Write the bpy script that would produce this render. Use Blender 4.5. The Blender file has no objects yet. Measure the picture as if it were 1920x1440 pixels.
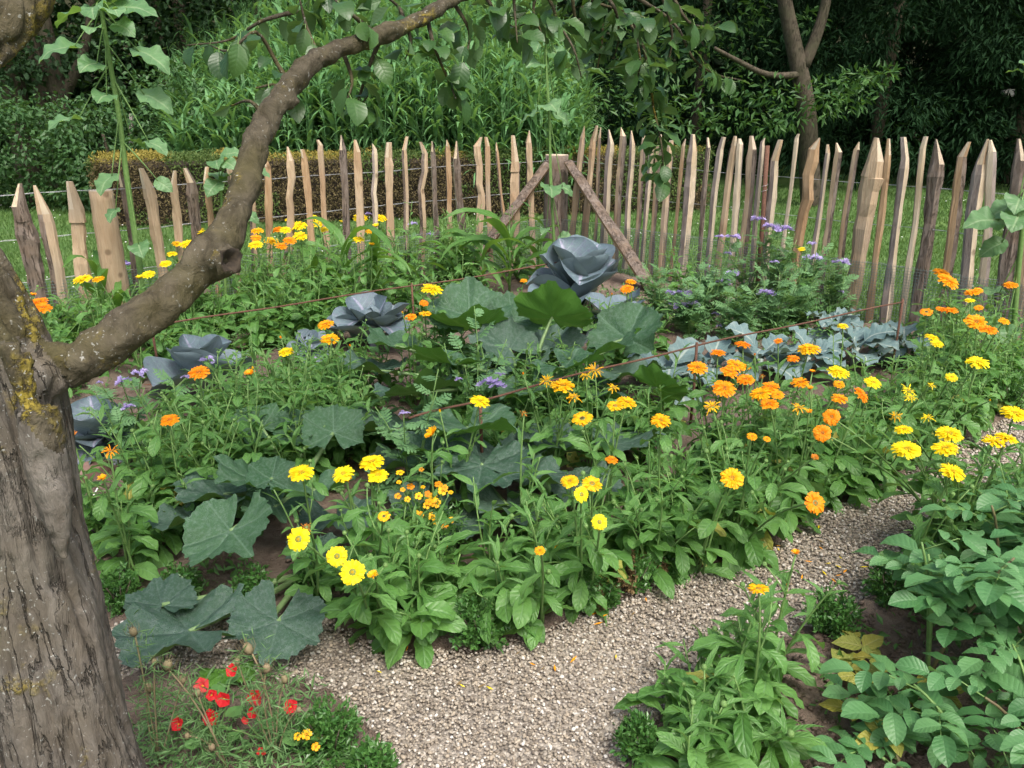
import bpy, math, random
import numpy as np
from mathutils import Vector, Matrix, Quaternion, noise as mnoise

rnd = random.Random(11)
npr = np.random.default_rng(7)
R = math.radians
PI = math.pi
scene = bpy.context.scene
C = scene.collection

# ------------------------------------------------------------------ camera, sky, sun, exposure
CAM_H, PITCH, FOC = 1.50, R(19.9), 1500.0          # metres, radians, pixels of a 1920 px wide frame
cam_data = bpy.data.cameras.new('camera')
cam_data.sensor_width = 36.0
cam_data.lens = 36.0 * FOC / 1920.0
cam_data.clip_start, cam_data.clip_end = 0.05, 500.0
cam = bpy.data.objects.new('camera', cam_data)
C.objects.link(cam)
cam.location = (0, 0, CAM_H)
cam.rotation_euler = (PI / 2 - PITCH, 0, 0)
scene.camera = cam

SUN_EL, SUN_AZ = R(58), R(-205)                       # overcast: a broad soft sun, high and behind the camera to the right
world = bpy.data.worlds.new('World')
scene.world = world
world.use_nodes = True
wn = world.node_tree
bg = wn.nodes['Background']
sky = wn.nodes.new('ShaderNodeTexSky')
sky.sky_type = 'NISHITA'
sky.sun_disc = False
sky.sun_elevation = SUN_EL
sky.sun_rotation = R(155)
sky.air_density, sky.dust_density, sky.ozone_density = 1.0, 6.0, 1.0
wn.links.new(sky.outputs[0], bg.inputs[0])
bg.inputs[1].default_value = 0.125
sun_data = bpy.data.lights.new('sun', 'SUN')
sun_data.energy, sun_data.angle, sun_data.color = 1.5, R(20), (1.0, 0.98, 0.945)
sun = bpy.data.objects.new('sun', sun_data)
C.objects.link(sun)
sd = Vector((math.sin(R(155)) * math.cos(SUN_EL), math.cos(R(155)) * math.cos(SUN_EL), math.sin(SUN_EL)))
sun.rotation_euler = (-sd).to_track_quat('-Z', 'Y').to_euler()
sun.location = (3, -4, 9)
vs = scene.view_settings
vs.view_transform, vs.look, vs.gamma, vs.exposure = 'Standard', 'None', 1.0, 1.12
vs.use_curve_mapping = False

# ------------------------------------------------------------------ reading positions off the photograph
CP, SP = math.cos(PITCH), math.sin(PITCH)
EYE = Vector((0, 0, CAM_H))
def ray(px, py):
    x, y = (px - 960) / FOC, -(py - 720) / FOC
    return Vector((x, CP + y * SP, -SP + y * CP))
def gp(px, py, z=0.0):                                # point at height z
    d = ray(px, py)
    return EYE + d * ((z - CAM_H) / d.z)
def at(px, py, Y):                                    # point at distance Y
    d = ray(px, py)
    return EYE + d * (Y / d.y)
def depth(p):                                         # distance along the lens axis
    return p[1] * CP - (p[2] - CAM_H) * SP
def mpp(p):                                           # metres per photograph pixel
    return depth(p) / FOC
def gpoly(pts):
    return [tuple(gp(x, y)[:2]) for x, y in pts]
def inside(pt, poly):
    x, y = pt[0], pt[1]
    r, j = False, len(poly) - 1
    for i in range(len(poly)):
        xi, yi = poly[i]; xj, yj = poly[j]
        if (yi > y) != (yj > y) and x < (xj - xi) * (y - yi) / (yj - yi) + xi:
            r = not r
        j = i
    return r
def inside_np(P, poly):
    x, y = P[:, 0], P[:, 1]
    r = np.zeros(len(P), bool)
    j = len(poly) - 1
    for i in range(len(poly)):
        xi, yi = poly[i]; xj, yj = poly[j]
        c = ((yi > y) != (yj > y)) & (x < (xj - xi) * (y - yi) / (yj - yi + 1e-12) + xi)
        r ^= c
        j = i
    return r

# ------------------------------------------------------------------ mesh helpers
class MB:
    def __init__(self):
        self.V, self.F, self.M, self.UV, self.S = [], [], [], [], []
    def add(self, V, F, m=0, uv=None, smooth=True):
        o = len(self.V)
        self.V += [tuple(v) for v in V]
        self.F += [tuple(i + o for i in f) for f in F]
        self.M += [m] * len(F)
        self.S += [smooth] * len(F)
        self.UV += list(uv) if uv is not None else [(0.5, 0.5)] * len(V)
        return self
    def tube(self, pts, radii, n=6, m=0, cap=True):
        pts = [Vector(p) for p in pts]
        if not hasattr(radii, '__len__'): radii = [radii] * len(pts)
        V, F, uv = [], [], []
        t = (pts[1] - pts[0]).normalized()
        a = t.orthogonal().normalized()
        for i, p in enumerate(pts):
            t2 = (pts[min(i + 1, len(pts) - 1)] - pts[max(i - 1, 0)])
            t2 = t2.normalized() if t2.length > 1e-9 else t
            a = (a - t2 * a.dot(t2))
            a = a.normalized() if a.length > 1e-6 else t2.orthogonal().normalized()
            b = t2.cross(a)
            for k in range(n):
                w = 2 * PI * k / n
                V.append(p + (a * math.cos(w) + b * math.sin(w)) * radii[i])
                uv.append((i / max(1, len(pts) - 1), 0.5))
        for i in range(len(pts) - 1):
            for k in range(n):
                k2 = (k + 1) % n
                F.append((i * n + k, i * n + k2, (i + 1) * n + k2, (i + 1) * n + k))
        if cap:
            F.append(tuple(range(n - 1, -1, -1)))
            F.append(tuple((len(pts) - 1) * n + k for k in range(n)))
        return self.add(V, F, m, uv)
    def blob(self, c, r, m=0, n=6, rings=4, jitter=0.0, sq=(1, 1, 1)):
        V, F = [], []
        for i in range(rings + 1):
            th = PI * i / rings
            for k in range(n):
                ph = 2 * PI * k / n
                s = r * (1 + (rnd.uniform(-jitter, jitter) if 0 < i < rings else 0))
                V.append((c[0] + s * sq[0] * math.sin(th) * math.cos(ph), c[1] + s * sq[1] * math.sin(th) * math.sin(ph), c[2] + s * sq[2] * math.cos(th)))
        for i in range(rings):
            for k in range(n):
                k2 = (k + 1) % n
                F.append((i * n + k, (i + 1) * n + k, (i + 1) * n + k2, i * n + k2))
        return self.add(V, F, m)
    def mesh(self, name, mats):
        me = bpy.data.meshes.new(name)
        me.from_pydata(self.V, [], self.F)
        for mt in mats: me.materials.append(mt)
        if len(mats) > 1: me.polygons.foreach_set('material_index', self.M)
        me.polygons.foreach_set('use_smooth', self.S)
        uvl = me.uv_layers.new(name='UVMap')
        li = np.empty(len(me.loops), np.int32)
        me.loops.foreach_get('vertex_index', li)
        uvl.data.foreach_set('uv', np.asarray(self.UV, np.float32)[li].ravel())
        me.update()
        return me

def tri_mesh(name, V, T, mats, rv=None, smooth=False, uv=None):
    me = bpy.data.meshes.new(name)
    V = np.asarray(V, np.float32); T = np.asarray(T, np.int32)
    me.vertices.add(len(V)); me.vertices.foreach_set('co', V.ravel())
    me.loops.add(T.size); me.loops.foreach_set('vertex_index', T.ravel())
    k = T.shape[1]
    me.polygons.add(len(T)); me.polygons.foreach_set('loop_start', np.arange(0, T.size, k, dtype=np.int32))
    me.polygons.foreach_set('use_smooth', np.full(len(T), smooth))
    for mt in mats: me.materials.append(mt)
    if rv is not None:
        at_ = me.attributes.new('rnd', 'FLOAT', 'POINT')
        at_.data.foreach_set('value', np.asarray(rv, np.float32))
    if uv is not None:
        l = me.uv_layers.new(name='UVMap')
        l.data.foreach_set('uv', np.asarray(uv, np.float32)[T.ravel()].ravel())
    me.update(calc_edges=True)
    me.validate()
    return me

def link(name, me, parent=None, M=None, base=None):
    o = bpy.data.objects.new(name, me)
    C.objects.link(o)
    if parent is not None:
        o.parent = parent
    if M is not None: o.matrix_basis = M
    return o
def thing(name, loc, label, cat, group=None):
    o = bpy.data.objects.new(name, None)
    o.empty_display_size = 0.1
    C.objects.link(o)
    o.location = loc
    o['label'] = label; o['category'] = cat
    if group: o['group'] = group
    return o
def tag(o, label, cat, group=None):
    o['label'] = label; o['category'] = cat
    if group: o['group'] = group
    return o
def struct(name, me):
    o = link(name, me); o['kind'] = 'structure'
    return o
def stuff(o):
    o['kind'] = 'stuff'
    return o
def local(parent_loc, pts):
    return [Vector(p) - Vector(parent_loc) for p in pts]
def rotM(az, pitch=0.0, roll=0.0):
    return Matrix.Rotation(az, 4, 'Z') @ Matrix.Rotation(-pitch, 4, 'Y') @ Matrix.Rotation(roll, 4, 'X')
def place(pos, az, pitch=0.0, roll=0.0, s=1.0):
    return Matrix.Translation(pos) @ rotM(az, pitch, roll) @ Matrix.Diagonal((s, s, s, 1))
def axes(pos, x, z, s=1.0):
    x = Vector(x).normalized(); z = Vector(z); z = (z - x * z.dot(x)).normalized(); y = z.cross(x)
    M = Matrix((x, y, z)).transposed().to_4x4()
    return Matrix.Translation(pos) @ M @ Matrix.Diagonal((s, s, s, 1))
def bez(p0, p1, p2, n):
    p0, p1, p2 = Vector(p0), Vector(p1), Vector(p2)
    return [p0 * (1 - t) ** 2 + p1 * 2 * t * (1 - t) + p2 * t * t for t in [i / n for i in range(n + 1)]]
def polyline(pts, n):                                 # catmull-rom through points
    P = [Vector(p) for p in pts]
    P = [P[0] * 2 - P[1]] + P + [P[-1] * 2 - P[-2]]
    out = []
    for i in range(1, len(P) - 2):
        for k in range(n):
            t = k / n
            a, b, c, d = P[i - 1], P[i], P[i + 1], P[i + 2]
            out.append(0.5 * ((2 * b) + (c - a) * t + (2 * a - 5 * b + 4 * c - d) * t * t + (3 * b - a - 3 * c + d) * t ** 3))
    out.append(P[-2])
    return out
def interp(vals, n):
    out = []
    for i in range(len(vals) - 1):
        for k in range(n): out.append(vals[i] + (vals[i + 1] - vals[i]) * k / n)
    return out + [vals[-1]]

# ------------------------------------------------------------------ materials
class NT:
    def __init__(self, name):
        self.mat = bpy.data.materials.new(name)
        self.mat.use_nodes = True
        self.t = self.mat.node_tree
        self.p = self.t.nodes['Principled BSDF']
        self.out = self.t.nodes['Material Output']
    def n(self, ty, **kw):
        nd = self.t.nodes.new(ty)
        for k, v in kw.items(): setattr(nd, k, v)
        return nd
    def l(self, a, b): self.t.links.new(a, b)
    def _s(self, sock, v):
        if isinstance(v, bpy.types.NodeSocket): self.l(v, sock)
        elif isinstance(v, tuple) and len(v) == 3 and sock.type == 'RGBA': sock.default_value = (*v, 1)
        else: sock.default_value = v
    def m(self, op, a, b=0.0, c=0.0, clamp=False):
        nd = self.n('ShaderNodeMath', operation=op); nd.use_clamp = clamp
        self._s(nd.inputs[0], a); self._s(nd.inputs[1], b); self._s(nd.inputs[2], c)
        return nd.outputs[0]
    def mix(self, f, a, b, blend='MIX'):
        nd = self.n('ShaderNodeMix', data_type='RGBA', blend_type=blend)
        self._s(nd.inputs[0], f); self._s(nd.inputs[6], a); self._s(nd.inputs[7], b)
        return nd.outputs[2]
    def coord(self, which='Object'):
        return self.n('ShaderNodeTexCoord').outputs[which]
    def noise(self, co, scale, detail=3.0, rough=0.55, dist=0.0, vec=None):
        if vec is not None:
            mp = self.n('ShaderNodeMapping'); self.l(co, mp.inputs[0]); mp.inputs['Scale'].default_value = vec; co = mp.outputs[0]
        nd = self.n('ShaderNodeTexNoise')
        self.l(co, nd.inputs['Vector'])
        nd.inputs['Scale'].default_value = scale; nd.inputs['Detail'].default_value = detail
        nd.inputs['Roughness'].default_value = rough; nd.inputs['Distortion'].default_value = dist
        return nd.outputs['Fac']
    def ramp(self, f, stops, interp_='LINEAR'):
        nd = self.n('ShaderNodeValToRGB')
        nd.color_ramp.interpolation = interp_
        e = nd.color_ramp.elements
        while len(e) < len(stops): e.new(0.5)
        for k, (p, c) in enumerate(stops):
            e[k].position = p
            e[k].color = (*c, 1) if isinstance(c, tuple) else (c, c, c, 1)
        self._s(nd.inputs[0], f)
        return nd.outputs[0]
    def step(self, f, a, b):
        nd = self.n('ShaderNodeMapRange', interpolation_type='SMOOTHSTEP')
        self._s(nd.inputs[0], f); nd.inputs[1].default_value = a; nd.inputs[2].default_value = b
        return nd.outputs[0]
    def bump(self, h, strength=0.5, dist=0.01):
        nd = self.n('ShaderNodeBump'); nd.inputs['Strength'].default_value = strength; nd.inputs['Distance'].default_value = dist
        self.l(h, nd.inputs['Height'])
        return nd.outputs[0]
    def rand(self):
        o = self.n('ShaderNodeObjectInfo').outputs['Random']
        a = self.n('ShaderNodeAttribute', attribute_name='rnd').outputs['Fac']
        return self.m('FRACT', self.m('ADD', o, a))
    def base(self, c, rough=0.7, normal=None, spec=0.3):
        self._s(self.p.inputs['Base Color'], c); self._s(self.p.inputs['Roughness'], rough)
        self.p.inputs['Specular IOR Level'].default_value = spec
        if normal is not None: self.l(normal, self.p.inputs['Normal'])
        return self.mat

def leaf_mat(name, c1, c2, back=None, vein=None, kind=None, rough=0.5, transl=0.25, spec=0.35, bloom=None, wrinkle=0.0, veinamt=0.6, tcol=None, bumps=0.5):
    t = NT(name)
    r = t.rand()
    co = t.coord('Object')
    c = t.mix(r, c1, c2)
    nz = t.noise(co, 40.0, 3)
    c = t.mix(t.m('MULTIPLY', t.step(nz, 0.35, 0.75), 0.35), c, tuple(x * 0.55 for x in c1))
    h = None
    if kind:
        uv = t.n('ShaderNodeUVMap').outputs[0]
        sp = t.n('ShaderNodeSeparateXYZ'); t.l(uv, sp.inputs[0])
        u, v = sp.outputs[0], sp.outputs[1]
        if kind == 'pinnate':
            av = t.m('ABSOLUTE', t.m('MULTIPLY_ADD', v, 2.0, -1.0))
            mid = t.m('SUBTRACT', 1.0, t.step(av, 0.03, 0.12))
            w = t.m('ABSOLUTE', t.m('SINE', t.m('MULTIPLY', t.m('SUBTRACT', u, t.m('MULTIPLY', av, 0.22)), 22.0)))
            side = t.m('MULTIPLY', t.m('SUBTRACT', 1.0, t.step(w, 0.05, 0.35)), t.m('SUBTRACT', 0.75, t.m('MULTIPLY', av, 0.5)))
            f = t.m('MAXIMUM', mid, t.m('MULTIPLY', side, 0.55))
            h = t.m('ADD', t.m('MULTIPLY', w, 0.6), t.m('MULTIPLY', t.step(av, 0.0, 0.2), 0.8))
        else:                                          # palmate, planar uv centred on the petiole
            x = t.m('MULTIPLY_ADD', u, 2.0, -1.0); y = t.m('MULTIPLY_ADD', v, 2.0, -1.0)
            an = t.m('ARCTAN2', y, x)
            rr = t.m('SQRT', t.m('ADD', t.m('MULTIPLY', x, x), t.m('MULTIPLY', y, y)))
            s = t.m('MULTIPLY', t.m('ABSOLUTE', t.m('SINE', t.m('MULTIPLY', an, 3.0))), t.m('MULTIPLY', rr, 0.33))
            mid = t.m('SUBTRACT', 1.0, t.step(s, 0.006, 0.028))
            br = t.m('ABSOLUTE', t.m('SINE', t.m('ADD', t.m('MULTIPLY', rr, 24.0), t.m('MULTIPLY', s, -60.0))))
            side = t.m('SUBTRACT', 1.0, t.step(br, 0.03, 0.3))
            f = t.m('MAXIMUM', mid, t.m('MULTIPLY', side, 0.4))
            h = t.m('ADD', t.m('MULTIPLY', br, 0.5), t.step(s, 0.0, 0.05))
        if vein: c = t.mix(t.m('MULTIPLY', f, veinamt), c, vein)
    if bloom:
        bn = t.noise(co, 14.0, 4, 0.65)
        c = t.mix(t.m('MULTIPLY', t.step(bn, 0.42, 0.68), bloom[1]), c, bloom[0])
    if back:
        g = t.n('ShaderNodeNewGeometry').outputs['Backfacing']
        c = t.mix(g, c, back)
    if wrinkle:
        wv = t.n('ShaderNodeTexVoronoi'); t.l(co, wv.inputs['Vector']); wv.inputs['Scale'].default_value = 60.0
        h = t.m('ADD', h, t.m('MULTIPLY', wv.outputs['Distance'], wrinkle)) if h is not None else wv.outputs['Distance']
    nrm = t.bump(h, bumps, 0.004) if h is not None else t.bump(nz, 0.25, 0.004)
    t.base(c, rough, nrm, spec)
    tr = t.n('ShaderNodeBsdfTranslucent')
    t._s(tr.inputs[0], tcol if tcol else t.mix(0.6, c, (c2[0] * 1.9 + 0.02, c2[1] * 1.6 + 0.03, c2[2] * 0.5)))
    mx = t.n('ShaderNodeMixShader'); mx.inputs[0].default_value = transl
    t.l(t.p.outputs[0], mx.inputs[1]); t.l(tr.outputs[0], mx.inputs[2]); t.l(mx.outputs[0], t.out.inputs[0])
    return t.mat

def simple_mat(name, c1, c2, rough=0.6, scale=30.0, bump=0.3, spec=0.3, transl=0.0):
    t = NT(name)
    co = t.coord('Object')
    n1 = t.noise(co, scale, 4)
    c = t.mix(t.step(n1, 0.3, 0.7), c1, c2)
    c = t.mix(t.m('MULTIPLY', t.rand(), 0.35), c, tuple(x * 0.6 for x in c1))
    t.base(c, rough, t.bump(n1, bump, 0.004), spec)
    if transl:
        tr = t.n('ShaderNodeBsdfTranslucent'); t._s(tr.inputs[0], c)
        mx = t.n('ShaderNodeMixShader'); mx.inputs[0].default_value = transl
        t.l(t.p.outputs[0], mx.inputs[1]); t.l(tr.outputs[0], mx.inputs[2]); t.l(mx.outputs[0], t.out.inputs[0])
    return t.mat

# foliage
M_cal = leaf_mat('calendula_leaf', (0.078, 0.2, 0.043), (0.145, 0.31, 0.08), back=(0.14, 0.27, 0.105), vein=(0.2, 0.36, 0.16), kind='pinnate', rough=0.4, transl=0.34, veinamt=0.45)
M_stem = simple_mat('green_stem', (0.12, 0.22, 0.06), (0.17, 0.29, 0.09), 0.55, 60, 0.1)
M_squash = leaf_mat('squash_leaf', (0.036, 0.105, 0.042), (0.065, 0.15, 0.065), back=(0.1, 0.25, 0.035), vein=(0.13, 0.22, 0.14), kind='palmate', rough=0.4, transl=0.2, bloom=((0.17, 0.25, 0.19), 0.45), wrinkle=1.6, veinamt=0.55)
M_squash_old = leaf_mat('squash_leaf_dull', (0.036, 0.09, 0.052), (0.065, 0.125, 0.08), back=(0.09, 0.2, 0.04), vein=(0.1, 0.16, 0.12), kind='palmate', rough=0.45, transl=0.15, bloom=((0.15, 0.2, 0.18), 0.5), wrinkle=1.4, veinamt=0.4)
M_petiole = simple_mat('squash_stalk', (0.13, 0.22, 0.08), (0.2, 0.3, 0.13), 0.5, 40, 0.2)
M_cabbage = leaf_mat('cabbage_leaf', (0.115, 0.175, 0.195), (0.165, 0.23, 0.25), back=(0.16, 0.215, 0.24), vein=(0.42, 0.4, 0.52), kind='pinnate', rough=0.45, transl=0.1, bloom=((0.11, 0.1, 0.18), 0.45), veinamt=0.6, wrinkle=0.5)
M_brocc = leaf_mat('broccoli_leaf', (0.11, 0.185, 0.18), (0.155, 0.23, 0.225), back=(0.16, 0.23, 0.21), vein=(0.36, 0.42, 0.36), kind='pinnate', rough=0.5, transl=0.12, veinamt=0.7)
M_sunf = leaf_mat('sunflower_leaf', (0.1, 0.215, 0.085), (0.155, 0.285, 0.13), back=(0.12, 0.27, 0.055), vein=(0.27, 0.38, 0.2), kind='pinnate', rough=0.45, transl=0.3, veinamt=0.7)
M_corn = leaf_mat('corn_leaf', (0.08, 0.2, 0.04), (0.12, 0.26, 0.06), back=(0.11, 0.25, 0.05), vein=(0.2, 0.34, 0.12), kind='pinnate', rough=0.45, transl=0.35, veinamt=0.35)
M_potato = leaf_mat('potato_leaf', (0.06, 0.175, 0.058), (0.115, 0.26, 0.095), back=(0.13, 0.26, 0.11), vein=(0.16, 0.3, 0.14), kind='pinnate', rough=0.42, transl=0.25, veinamt=0.25, bumps=0.3)
M_yellowleaf = leaf_mat('yellowing_leaf', (0.33, 0.3, 0.05), (0.24, 0.3, 0.07), vein=(0.42, 0.4, 0.14), kind='pinnate', rough=0.55, transl=0.25)
M_fern = leaf_mat('phacelia_leaf', (0.1, 0.225, 0.085), (0.16, 0.31, 0.13), rough=0.55, transl=0.25)
M_apple = leaf_mat('fruit_tree_leaf', (0.03, 0.085, 0.028), (0.075, 0.165, 0.04), back=(0.09, 0.165, 0.07), vein=(0.1, 0.19, 0.07), kind='pinnate', rough=0.4, transl=0.3, spec=0.5, veinamt=0.15, bumps=0.15)
M_box = leaf_mat('box_leaf', (0.04, 0.13, 0.025), (0.085, 0.2, 0.045), rough=0.35, transl=0.2, spec=0.5)
M_boxdry = leaf_mat('dry_box_leaf', (0.16, 0.1, 0.045), (0.22, 0.16, 0.07), rough=0.7, transl=0.15)
M_reed = leaf_mat('reed_leaf', (0.08, 0.2, 0.07), (0.155, 0.32, 0.125), back=(0.14, 0.28, 0.115), rough=0.5, transl=0.3)
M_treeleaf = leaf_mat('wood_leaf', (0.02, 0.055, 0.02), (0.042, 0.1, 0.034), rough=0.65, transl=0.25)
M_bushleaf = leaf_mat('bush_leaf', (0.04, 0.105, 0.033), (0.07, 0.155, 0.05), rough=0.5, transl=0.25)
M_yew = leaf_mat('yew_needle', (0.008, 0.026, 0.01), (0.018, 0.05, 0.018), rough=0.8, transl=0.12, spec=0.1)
M_medlar = leaf_mat('medlar_leaf', (0.035, 0.1, 0.028), (0.075, 0.17, 0.04), rough=0.5, transl=0.25)
M_hedge_g = leaf_mat('hedge_leaf', (0.055, 0.11, 0.025), (0.12, 0.17, 0.04), rough=0.7, transl=0.15)
M_hedge_b = leaf_mat('hedge_dead_leaf', (0.09, 0.07, 0.032), (0.16, 0.13, 0.055), rough=0.8, transl=0.12)
M_moss = leaf_mat('hedge_top_leaf', (0.22, 0.19, 0.035), (0.33, 0.27, 0.06), rough=0.8, transl=0.12)
M_grass = leaf_mat('grass_blade', (0.075, 0.155, 0.038), (0.115, 0.205, 0.06), rough=0.55, transl=0.3)
M_weed = leaf_mat('weed_leaf', (0.08, 0.2, 0.05), (0.13, 0.27, 0.08), rough=0.55, transl=0.25)
M_dryplant = leaf_mat('dry_stalk', (0.3, 0.23, 0.14), (0.22, 0.2, 0.1), rough=0.8, transl=0.15)
M_nigella = leaf_mat('nigella_foliage', (0.085, 0.19, 0.06), (0.14, 0.26, 0.095), rough=0.6, transl=0.2)

def petal_mat(name, c1, c2, tr=0.3):
    t = NT(name)
    c = t.mix(t.rand(), c1, c2)
    u = t.n('ShaderNodeSeparateXYZ'); t.l(t.n('ShaderNodeUVMap').outputs[0], u.inputs[0])
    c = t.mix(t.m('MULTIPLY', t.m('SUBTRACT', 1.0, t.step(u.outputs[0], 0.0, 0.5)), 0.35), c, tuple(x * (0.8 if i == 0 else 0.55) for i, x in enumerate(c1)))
    t.base(c, 0.55, None, 0.25)
    b = t.n('ShaderNodeBsdfTranslucent'); t._s(b.inputs[0], c)
    mx = t.n('ShaderNodeMixShader'); mx.inputs[0].default_value = tr
    t.l(t.p.outputs[0], mx.inputs[1]); t.l(b.outputs[0], mx.inputs[2]); t.l(mx.outputs[0], t.out.inputs[0])
    return t.mat
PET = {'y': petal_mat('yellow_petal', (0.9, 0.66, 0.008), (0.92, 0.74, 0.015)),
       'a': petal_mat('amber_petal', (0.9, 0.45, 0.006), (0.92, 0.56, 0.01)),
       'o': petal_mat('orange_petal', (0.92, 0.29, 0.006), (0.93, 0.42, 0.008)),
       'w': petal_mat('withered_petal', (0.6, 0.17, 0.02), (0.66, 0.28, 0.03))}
DISC = {'y': simple_mat('yellow_disc', (0.6, 0.36, 0.01), (0.75, 0.5, 0.02), 0.8, 300, 0.6),
        'a': simple_mat('amber_disc', (0.55, 0.22, 0.01), (0.7, 0.36, 0.02), 0.8, 300, 0.6),
        'o': simple_mat('orange_disc', (0.45, 0.11, 0.008), (0.66, 0.22, 0.02), 0.8, 300, 0.6),
        'w': simple_mat('brown_disc', (0.2, 0.1, 0.03), (0.3, 0.16, 0.05), 0.8, 300, 0.6)}
M_brown_disc = simple_mat('dark_disc', (0.12, 0.05, 0.015), (0.2, 0.09, 0.02), 0.8, 300, 0.6)
M_purple = petal_mat('phacelia_petal', (0.43, 0.35, 0.63), (0.56, 0.49, 0.76))
M_red = petal_mat('red_petal', (0.5, 0.008, 0.014), (0.6, 0.02, 0.025))
M_pinkred = petal_mat('pink_red_petal', (0.6, 0.03, 0.04), (0.66, 0.09, 0.08))
M_white = simple_mat('white_petal', (0.75, 0.75, 0.72), (0.8, 0.8, 0.76), 0.6)

# wood, bark, stone, soil, iron
def wood_mat(name, c1, c2, c3):
    t = NT(name)
    co = t.coord('Object')
    oi = t.n('ShaderNodeObjectInfo')
    sh = t.n('ShaderNodeVectorMath', operation='ADD'); t.l(co, sh.inputs[0])
    cb = t.n('ShaderNodeCombineXYZ'); t.l(t.m('MULTIPLY', oi.outputs['Random'], 37.0), cb.inputs[0]); t.l(t.m('MULTIPLY', oi.outputs['Random'], 11.0), cb.inputs[2])
    t.l(cb.outputs[0], sh.inputs[1])
    g = t.noise(sh.outputs[0], 9.0, 5, 0.65, 0.4, vec=(9, 9, 0.7))
    g2 = t.noise(sh.outputs[0], 2.6, 3, 0.5, 0.0, vec=(1, 1, 0.8))
    c = t.mix(t.step(g, 0.3, 0.72), c1, c2)
    st = t.noise(sh.outputs[0], 22.0, 4, 0.7, 0.2, vec=(6, 6, 0.35))
    c = t.mix(t.m('MULTIPLY', t.step(st, 0.58, 0.7), 0.55), c, tuple(x * 0.5 for x in c3))
    gy = t.noise(sh.outputs[0], 1.6, 2, 0.5)
    c = t.mix(t.m('MULTIPLY', t.step(gy, 0.5, 0.7), 0.5), c, (0.34, 0.29, 0.24))
    c = t.mix(t.m('MULTIPLY', t.step(g2, 0.45, 0.75), 0.75), c, c3)
    kn = t.n('ShaderNodeTexVoronoi'); t.l(sh.outputs[0], kn.inputs['Vector']); kn.inputs['Scale'].default_value = 5.0
    c = t.mix(t.m('MULTIPLY', t.m('SUBTRACT', 1.0, t.step(kn.outputs['Distance'], 0.05, 0.14)), 0.7), c, tuple(x * 0.35 for x in c3))
    c = t.mix(t.m('MULTIPLY', oi.outputs['Random'], 0.3), c, tuple(x * 0.55 for x in c2))
    return t.base(c, 0.8, t.bump(t.m('SUBTRACT', g, t.m('MULTIPLY', st, 0.6)), 0.9, 0.008), 0.15)
M_wood = wood_mat('split_chestnut', (0.42, 0.3, 0.19), (0.54, 0.42, 0.285), (0.34, 0.205, 0.11))
M_woodpale = wood_mat('pale_cut_wood', (0.54, 0.44, 0.31), (0.62, 0.53, 0.4), (0.44, 0.33, 0.2))
M_wooddark = wood_mat('orange_chestnut', (0.36, 0.235, 0.13), (0.47, 0.33, 0.2), (0.29, 0.16, 0.08))
def bark_mat(name, c1, c2, c3, zs=0.35, lichen=0.0, speck=0.0, bump=1.0):
    t = NT(name)
    co = t.coord('Object')
    n1 = t.noise(co, 30.0, 6, 0.7, 0.6, vec=(1, 1, zs))
    n2 = t.noise(co, 7.0, 3, 0.6)
    c = t.mix(t.step(n1, 0.3, 0.68), c1, c2)
    c = t.mix(t.m('MULTIPLY', t.step(n2, 0.42, 0.7), 0.7), c, c3)
    h = n1
    if lichen:
        l1 = t.noise(co, 8.0, 4, 0.6); l2 = t.noise(co, 90.0, 4, 0.7)
        geo = t.n('ShaderNodeNewGeometry')
        msk = t.m('MULTIPLY', t.step(l1, 0.66 - 0.1 * lichen, 0.76 - 0.08 * lichen), t.step(l2, 0.4, 0.56))
        c = t.mix(t.m('MULTIPLY', msk, 0.7), c, (0.3, 0.235, 0.03))
        gm = t.noise(co, 3.0, 3, 0.6)
        c = t.mix(t.m('MULTIPLY', t.step(gm, 0.5, 0.75), 0.45), c, (0.09, 0.085, 0.035))
        h = t.m('ADD', n1, t.m('MULTIPLY', msk, 0.35))
    if speck:
        s1 = t.noise(co, 160.0, 2, 0.5); s2 = t.noise(co, 8.0, 3, 0.6)
        sm = t.m('MULTIPLY', t.step(s1, 0.64, 0.7), t.step(s2, 0.4, 0.62))
        c = t.mix(t.m('MULTIPLY', sm, speck), c, (0.42, 0.43, 0.4))
    # darker fissures along the grain
    if zs < 0.6:
        fn = t.noise(co, 34.0, 5, 0.6, 0.3, vec=(1, 1, zs * 0.5))
        fmask = t.m('MULTIPLY', t.m('SUBTRACT', 1.0, t.step(t.m('ABSOLUTE', t.m('SUBTRACT', fn, 0.5)), 0.0, 0.03)), t.step(t.noise(co, 8.0, 2), 0.4, 0.6))
        c = t.mix(t.m('MULTIPLY', fmask, 0.42), c, tuple(x * 0.5 for x in c1))
        h = t.m('SUBTRACT', h, t.m('MULTIPLY', fmask, 0.7))
    return t.base(c, 0.85, t.bump(h, bump, 0.012), 0.15)
M_bark = bark_mat('fruit_tree_bark', (0.07, 0.06, 0.049), (0.16, 0.145, 0.125), (0.115, 0.097, 0.072), 0.22, lichen=0.75, speck=0.7, bump=1.0)
M_limb = bark_mat('lichened_limb_bark', (0.042, 0.035, 0.023), (0.1, 0.086, 0.06), (0.075, 0.066, 0.028), 0.7, lichen=1.25, speck=0.7, bump=1.0)
M_pbark = bark_mat('chestnut_bark', (0.11, 0.085, 0.068), (0.23, 0.19, 0.16), (0.16, 0.115, 0.08), 0.2)
M_greybark = bark_mat('grey_chestnut_bark', (0.2, 0.165, 0.145), (0.33, 0.285, 0.255), (0.25, 0.195, 0.16), 0.15, bump=0.6)
M_dtrunk = bark_mat('dark_trunk_bark', (0.05, 0.042, 0.03), (0.11, 0.092, 0.066), (0.07, 0.07, 0.04), 0.3)
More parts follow.
